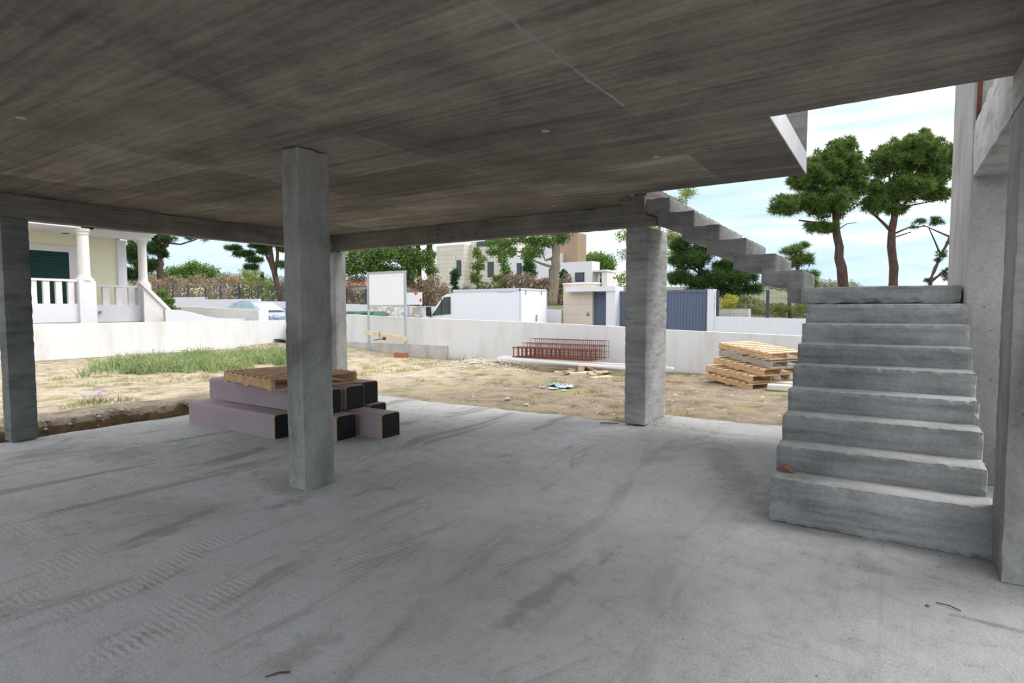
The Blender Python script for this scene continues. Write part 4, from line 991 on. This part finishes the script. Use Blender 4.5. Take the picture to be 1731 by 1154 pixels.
def tree(name, label, cat, D, ells, m, trunks=(), bark='bark', n_cl=120, per=60, rc=.4, size=.03, seed=1, mode='leaf', group=None, base=None):
    bp = base if base else (trunks[0][0][0] if trunks else ells[0][0])
    P = at(bp, 521, D); z0 = terr(P[0], P[1])-.1
    t = thing(name, (P[0], P[1], z0), label, cat, group)
    rr = random.Random(seed)
    if trunks:
        b = MB()
        for pts in trunks:
            V = []; R_ = []
            for i, q in enumerate(pts):
                p = at(q[0], q[1], D+(q[3] if len(q) > 3 else 0)); V.append(Vector(p)); R_.append(q[2]*D/F)
            if pts is trunks[0]: V[0].z = z0
            V2 = []; R2 = []
            for i in range(len(V)-1):
                for s in range(4):
                    f = s/4; V2.append(V[i].lerp(V[i+1], f)+Vector((rr.gauss(0, R_[i]*.12), rr.gauss(0, R_[i]*.12), 0))*(s > 0)); R2.append((R_[i]*(1-f)+R_[i+1]*f)*rr.uniform(.93, 1.07))
            V2.append(V[-1]); R2.append(R_[-1]); b.tube(V2, R2, 9)
        b.build('trunk', M[bark], t, smooth=True)
    if ells: soup('foliage', leaves(ells, D, n_cl, per, rc, size, seed, mode), M[m], t)
    return t
# two tall pines behind the stairs
DPn = 40
tree('stone_pine', 'tall pine tree left of the pair, behind the top of the stairs', 'tree', DPn,
     [(1408, 275, 42, 45), (1375, 300, 45, 40), (1440, 300, 32, 50), (1345, 345, 48, 22), (1405, 345, 45, 35), (1430, 250, 22, 22), (1390, 385, 38, 14), (1325, 355, 28, 16)],
     'pine', [[(1428, 520, 9), (1424, 470, 8), (1415, 400, 6), (1412, 350, 5), (1408, 290, 3)], [(1414, 395, 3), (1390, 378, 2.4), (1350, 372, 1.2)], [(1413, 375, 3), (1435, 340, 2), (1445, 300, 1.5)], [(1412, 360, 2.4), (1385, 320, 1.5)], [(1414, 390, 1.2), (1432, 378, .7), (1448, 376, .4)]],
     n_cl=620, per=105, rc=.52, size=.026, seed=3, mode='needle', group='two tall pines behind the stairs')
tree('stone_pine', 'tall pine tree right of the pair, beside the pale wall-column', 'tree', DPn,
     [(1540, 262, 58, 40), (1495, 275, 36, 34), (1575, 300, 34, 40), (1530, 320, 60, 30), (1480, 335, 26, 36), (1550, 240, 30, 24), (1600, 270, 22, 34), (1515, 355, 26, 14), (1585, 330, 30, 16)],
     'pine', [[(1508, 520, 8.5), (1510, 470, 7), (1507, 400, 6), (1512, 360, 5), (1525, 300, 3)], [(1508, 392, 3), (1488, 372, 2.2), (1465, 350, 1.4), (1470, 330, 1)], [(1512, 365, 3), (1505, 320, 2), (1502, 280, 1.3)], [(1514, 360, 3), (1540, 335, 2), (1565, 300, 1.3)], [(1508, 396, 1.8), (1535, 385, 1.2), (1565, 382, .8)], [(1508, 402, 1.4), (1540, 392, .8)], [(1516, 352, 2), (1550, 345, 1.2), (1585, 338, .8)]],
     n_cl=760, per=105, rc=.52, size=.026, seed=4, mode='needle', group='two tall pines behind the stairs')
tree('leaning_pine', 'thin leaning pine with sparse flat sprays against the pale wall-column', 'tree', 34,
     [(1560, 375, 22, 9), (1590, 378, 20, 10), (1545, 385, 12, 6), (1580, 372, 12, 12), (1595, 430, 14, 12), (1585, 440, 16, 6), (1572, 475, 12, 7), (1600, 465, 12, 16), (1605, 410, 14, 5)],
     'pine_dark', [[(1568, 520, 4), (1574, 470, 3), (1590, 432, 2.4), (1606, 400, 2), (1625, 350, 1.5)], [(1572, 478, 2.5), (1590, 462, 2), (1620, 445, 1.2)], [(1590, 430, 1.5), (1570, 385, .8)], [(1605, 400, 1.5), (1560, 380, .8)]],
     n_cl=60, per=60, rc=.28, size=.014, seed=5, mode='needle')
tree('young_pine', 'small pointed pine showing above the upper flight steps', 'tree', 32,
     [(1338, 425, 22, 16), (1352, 440, 30, 20), (1370, 465, 22, 12), (1325, 445, 24, 14), (1360, 415, 10, 10), (1375, 480, 12, 14), (1340, 470, 26, 16)],
     'pine', [[(1350, 520, 4), (1350, 470, 3), (1342, 412, 1)]], n_cl=110, per=80, rc=.42, size=.018, seed=6, mode='needle')
tree('dark_pine', 'broad dark pine with hanging boughs behind the wide slate gate', 'tree', 29,
     [(1165, 440, 40, 26), (1195, 420, 35, 20), (1150, 470, 30, 20), (1215, 470, 42, 22), (1235, 492, 36, 18), (1190, 480, 40, 16), (1255, 470, 30, 18), (1270, 490, 24, 12), (1150, 415, 22, 20), (1175, 500, 30, 14), (1230, 450, 30, 14)],
     'pine_dark', [[(1185, 520, 5), (1187, 470, 4), (1178, 430, 3)], [(1187, 475, 2), (1215, 455, 1.2)], [(1186, 465, 2), (1160, 445, 1.2)]],
     n_cl=420, per=85, rc=.45, size=.019, seed=7, mode='needle')
tree('tall_eucalyptus', 'tall yellow-green leafy tree above and beside the stair column', 'tree', 36,
     [(1165, 325, 22, 11), (1135, 400, 16, 20), (1140, 430, 16, 20), (1105, 395, 26, 22), (1052, 398, 12, 12), (1052, 430, 10, 8), (1052, 470, 14, 14), (1150, 340, 10, 10), (1050, 488, 12, 8), (1120, 350, 30, 20)],
     'leaf_pale', [[(1108, 520, 4), (1108, 440, 3), (1115, 380, 2.4), (1150, 335, 1)], [(1110, 440, 2), (1060, 425, 1)], [(1112, 400, 2), (1055, 395, 1)]], 'bark_grey', n_cl=110, per=60, rc=.5, size=.07, seed=8)
tree('round_conifer', 'clipped golden conifer bush beyond the wall, right of the slate gate', 'shrub', 27, [(1234, 508, 15, 13), (1232, 514, 17, 9)], 'topiary', n_cl=70, per=70, rc=.16, size=.03, seed=9, base=1234)
tree('low_shrubs', 'loose low green shrubs behind the fence under the upper flight', 'shrub', 27, [(1275, 524, 22, 8), (1320, 522, 30, 10), (1355, 520, 15, 9), (1255, 505, 14, 8)], 'hedge_green', [[(1336, 530, 3), (1334, 500, 2.5), (1332, 470, 2)]], n_cl=90, per=60, rc=.25, size=.03, seed=10)
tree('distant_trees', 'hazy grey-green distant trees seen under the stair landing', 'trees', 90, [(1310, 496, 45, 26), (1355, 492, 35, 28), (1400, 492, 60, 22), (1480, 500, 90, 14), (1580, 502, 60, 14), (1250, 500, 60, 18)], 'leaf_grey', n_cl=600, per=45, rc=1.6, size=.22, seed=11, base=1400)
b = MB()
for i in range(4): b.box(float(ony(1207, 525, 24.5)[0]), float(ony(1266, 525, 24.5)[0]), 24.5, 24.9, .6+i*.2, .79+i*.2)
struct('wall_terrace', b, M['conc_pale'])
tree('round_tree', 'round dark green tree behind the low white wing of the villa', 'tree', 75, [(1005, 440, 34, 20), (985, 445, 22, 18), (1025, 448, 22, 20), (1000, 470, 36, 30)], 'leaf', [[(1005, 520, 3), (1005, 470, 3)]], n_cl=200, per=40, rc=1.1, size=.17, seed=12)
tree('spreading_tree', 'large grey-trunked tree with spreading crown in front of the modern villa', 'tree', 31,
     [(925, 408, 36, 14), (890, 405, 34, 12), (850, 410, 26, 14), (900, 425, 24, 18), (950, 400, 20, 12), (865, 425, 16, 10), (835, 425, 14, 12), (828, 412, 10, 10), (925, 385, 60, 12), (960, 382, 30, 10)],
     'leaf', [[(933, 530, 9), (937, 470, 8), (940, 430, 7), (938, 395, 6)], [(937, 452, 2.5), (920, 447, 2.2), (900, 440, 1.2), (880, 435, .8)], [(937, 435, 3), (922, 440, 1.5), (915, 425, 1), (890, 405, 1)], [(942, 405, 3), (955, 385, 2)]], 'bark_grey', n_cl=230, per=45, rc=.32, size=.06, seed=13)
tree('cypress', 'narrow dark cypress in front of the white villa wing', 'tree', 42, [(894, 450, 13, 24), (893, 432, 10, 18), (896, 462, 14, 14)], 'cypress', [[(894, 500, 2), (894, 440, 1)]], n_cl=90, per=60, rc=.3, size=.06, seed=14)
tree('young_tree', 'slim young tree with loose light leaves before the stone wing', 'tree', 34, [(806, 425, 6, 16), (810, 450, 10, 12), (803, 470, 11, 14), (815, 438, 8, 8), (800, 450, 4, 4)], 'leaf', [[(807, 500, 1.2), (807, 450, 1), (806, 410, .6)]], n_cl=60, per=26, rc=.3, size=.07, seed=15)
tree('slender_tree', 'slender leafy tree standing left of the cypress', 'tree', 36, [(850, 432, 11, 20), (856, 455, 13, 18), (848, 474, 12, 12), (832, 408, 8, 10), (838, 470, 10, 8)], 'leaf', [[(852, 500, 1.2), (852, 440, .9)]], n_cl=90, per=30, rc=.3, size=.07, seed=16)
tree('small_conifer', 'small dark conifer in front of the stone wing window', 'tree', 34, [(769, 465, 8, 14), (768, 478, 8, 8), (770, 488, 7, 9)], 'cypress', [[(769, 510, 1.2), (769, 480, 1)]], n_cl=50, per=45, rc=.2, size=.05, seed=17)
tree('round_shrub', 'round grey-green shrub below the stone wing of the villa', 'shrub', 33, [(748, 491, 11, 10), (753, 495, 9, 8), (787, 488, 8, 7)], 'leaf_grey', n_cl=70, per=60, rc=.15, size=.03, seed=18, base=748)
tree('magnolia', 'small dark glossy shrub right of the grey trunk', 'tree', 34, [(952, 464, 7, 12), (950, 478, 7, 8)], 'cypress', [[(952, 500, 1), (952, 470, .8)]], n_cl=30, per=30, rc=.25, size=.07, seed=19)
tree('dense_tree', 'dense dark leafy trees with twin brown trunks left of the villa', 'tree', 33,
     [(620, 432, 40, 22), (665, 430, 40, 24), (700, 440, 30, 30), (600, 450, 26, 20), (645, 455, 40, 14), (725, 440, 12, 26), (680, 465, 40, 14), (730, 460, 9, 14), (640, 405, 60, 18), (710, 400, 40, 18)],
     'leaf', [[(733, 540, 6), (728, 470, 5.5), (727, 400, 5)], [(714, 530, 4.5), (709, 480, 4), (706, 400, 3.5)], [(728, 530, 8), (724, 500, 8), (721, 490, 5)]], n_cl=430, per=60, rc=.42, size=.07, seed=20)
tree('tangled_bush', 'tangled brown and green bush behind the bins and site sign', 'shrub', 34, [(600, 475, 26, 14), (640, 472, 30, 12), (690, 478, 30, 12), (590, 495, 22, 12), (715, 485, 26, 12)], 'hedge', n_cl=140, per=50, rc=.3, size=.045, seed=21, base=640)
tree('leaning_pine', 'dark pine with forked leaning trunk behind the veranda column', 'tree', 49,
     [(228, 430, 22, 30), (250, 450, 26, 20), (262, 420, 20, 16), (225, 465, 26, 16), (280, 405, 20, 10), (258, 400, 24, 12), (275, 430, 10, 12), (320, 402, 12, 4), (345, 404, 10, 3)],
     'pine_dark', [[(272, 500, 6), (271, 465, 5.5), (269, 440, 5.5), (280, 415, 5), (285, 385, 4)], [(269, 435, 3), (262, 400, 2.5)], [(281, 410, 1.8), (305, 413, 1.4), (330, 405, 1), (345, 398, .6)]],
     n_cl=260, per=90, rc=.55, size=.026, seed=22, mode='needle')
tree('umbrella_pine', 'pine with three rising trunks and flat sprays left of the middle column', 'tree', 37.7,
     [(395, 420, 20, 6), (415, 430, 26, 8), (440, 415, 26, 9), (465, 410, 22, 10), (430, 440, 20, 6), (445, 425, 18, 8), (480, 420, 16, 10), (455, 400, 30, 10), (478, 448, 14, 8), (425, 452, 16, 6)],
     'pine_dark', [[(476, 510, 5.5), (466, 470, 4.5), (458, 430, 4), (453, 395, 3.5)], [(464, 465, 3), (469, 435, 2.6), (468, 395, 2)], [(462, 460, 2.4), (450, 430, 2), (446, 400, 1.4)], [(456, 425, 1.2), (425, 425, .7)]],
     n_cl=260, per=80, rc=.40, size=.018, seed=23, mode='needle')
tree('round_bushes', 'rounded bright green treetops beyond the dry hedge at left', 'trees', 62, [(300, 460, 26, 14), (325, 452, 20, 14), (350, 462, 22, 18), (290, 468, 20, 10), (372, 470, 12, 10), (320, 470, 40, 12)], 'leaf', n_cl=260, per=45, rc=.7, size=.10, seed=24, base=320)
tree('low_tree', 'loose yellow-green saplings behind the fence near the middle column', 'tree', 44, [(425, 470, 20, 12), (450, 480, 12, 8), (415, 462, 14, 10), (440, 490, 18, 6), (432, 458, 8, 10)], 'leaf_pale', [[(435, 510, 1.2), (435, 470, 1)]], n_cl=60, per=40, rc=.4, size=.06, seed=25)
tree('small_cypress', 'small dark green cypress by the foot of the three-trunked pine', 'tree', 46, [(443, 470, 3, 13)], 'cypress', [[(443, 500, .8), (443, 480, .8)]], n_cl=14, per=50, rc=.2, size=.05, seed=26)
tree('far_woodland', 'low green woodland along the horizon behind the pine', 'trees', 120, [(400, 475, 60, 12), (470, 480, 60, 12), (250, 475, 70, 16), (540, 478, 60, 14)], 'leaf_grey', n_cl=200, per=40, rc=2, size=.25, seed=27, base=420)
def hedge(px0, px1, z0, z1, Y, m, label, seed, n=500, th=.9):
    rs = np.random.RandomState(seed); xa, xb = float(ony(px0, 490, Y)[0]), float(ony(px1, 490, Y)[0])
    N = int(n*(xb-xa)); x = rs.uniform(xa, xb, N); zt = z1(x)+.18*np.sin(x*1.7)+.12*np.sin(x*5.1+1)
    z = z0(x)+(zt-z0(x))*rs.rand(N)**.8; y = Y+rs.uniform(0, th, N)
    P = np.stack([x, y, z], 1); a1 = rs.randn(N, 3); a1[:, 2] *= 1.3; a1 /= np.linalg.norm(a1, axis=1)[:, None]; a2 = np.cross(a1, rs.randn(N, 3)); a2 /= np.linalg.norm(a2, axis=1)[:, None]
    s = rs.uniform(.06, .13, (N, 1)); T = np.stack([P-a1*s, P-a2*s*.4, P+a1*s, P+a2*s*.4], 1)
    return tag(soup('hedge', T, M[m], origin=((xa+xb)/2, Y, 1.5)), label, 'hedge')
lin = lambda xa, za, xb, zb_: (lambda x: za+(zb_-za)*(x-xa)/(xb-xa))
hedge(215, 395, lin(-50, 1.8, -30, 1.6), lin(-52, 4.0, -36, 3.7), 23.2, 'hedge', 'long dry brown hedge behind the left mesh fence', 31, 420)
hedge(390, 500, lin(-36, 1.6, -28, 1.5), lin(-36, 3.3, -29, 2.7), 23.4, 'hedge_green', 'lower brownish green hedge behind the fence beside the middle column', 32, 380)
hedge(575, 700, lin(-26, 1.2, -20, 1.2), lin(-26, 2.4, -20, 2.3), 23.0, 'hedge', 'scraggy hedge behind the green bins', 33, 380)
hedge(700, 742, lin(-21, 1.4, -19, 1.4), lin(-22, 3.1, -19.5, 2.9), 23.6, 'hedge', 'dry brown thicket around the twin trunks', 34, 600)
hedge(840, 958, lin(-18, 1.6, -12, 1.4), lin(-22, 3.4, -12, 3.0), 27.5, 'hedge', 'dry brown hedge behind the box van', 35, 900)
hedge(1212, 1400, lin(-6, .9, 2, .9), lin(-6, 1.75, 2, 1.6), 31, 'hedge_green', 'low brownish green brush behind the fence under the upper flight', 41, 500, 2.5)
hedge(795, 850, lin(-24, 1.6, -16, 1.4), lin(-24, 3.2, -16, 3.0), 27.2, 'hedge_green', 'green hedge above the cab end of the box van', 36, 420)
tree('climbing_shrub', 'leafy green shrub beside the veranda stair parapet', 'shrub', 25, [(284, 510, 10, 10), (275, 495, 8, 9), (290, 522, 12, 8)], 'leaf', n_cl=40, per=40, rc=.25, size=.05, seed=37, base=284)
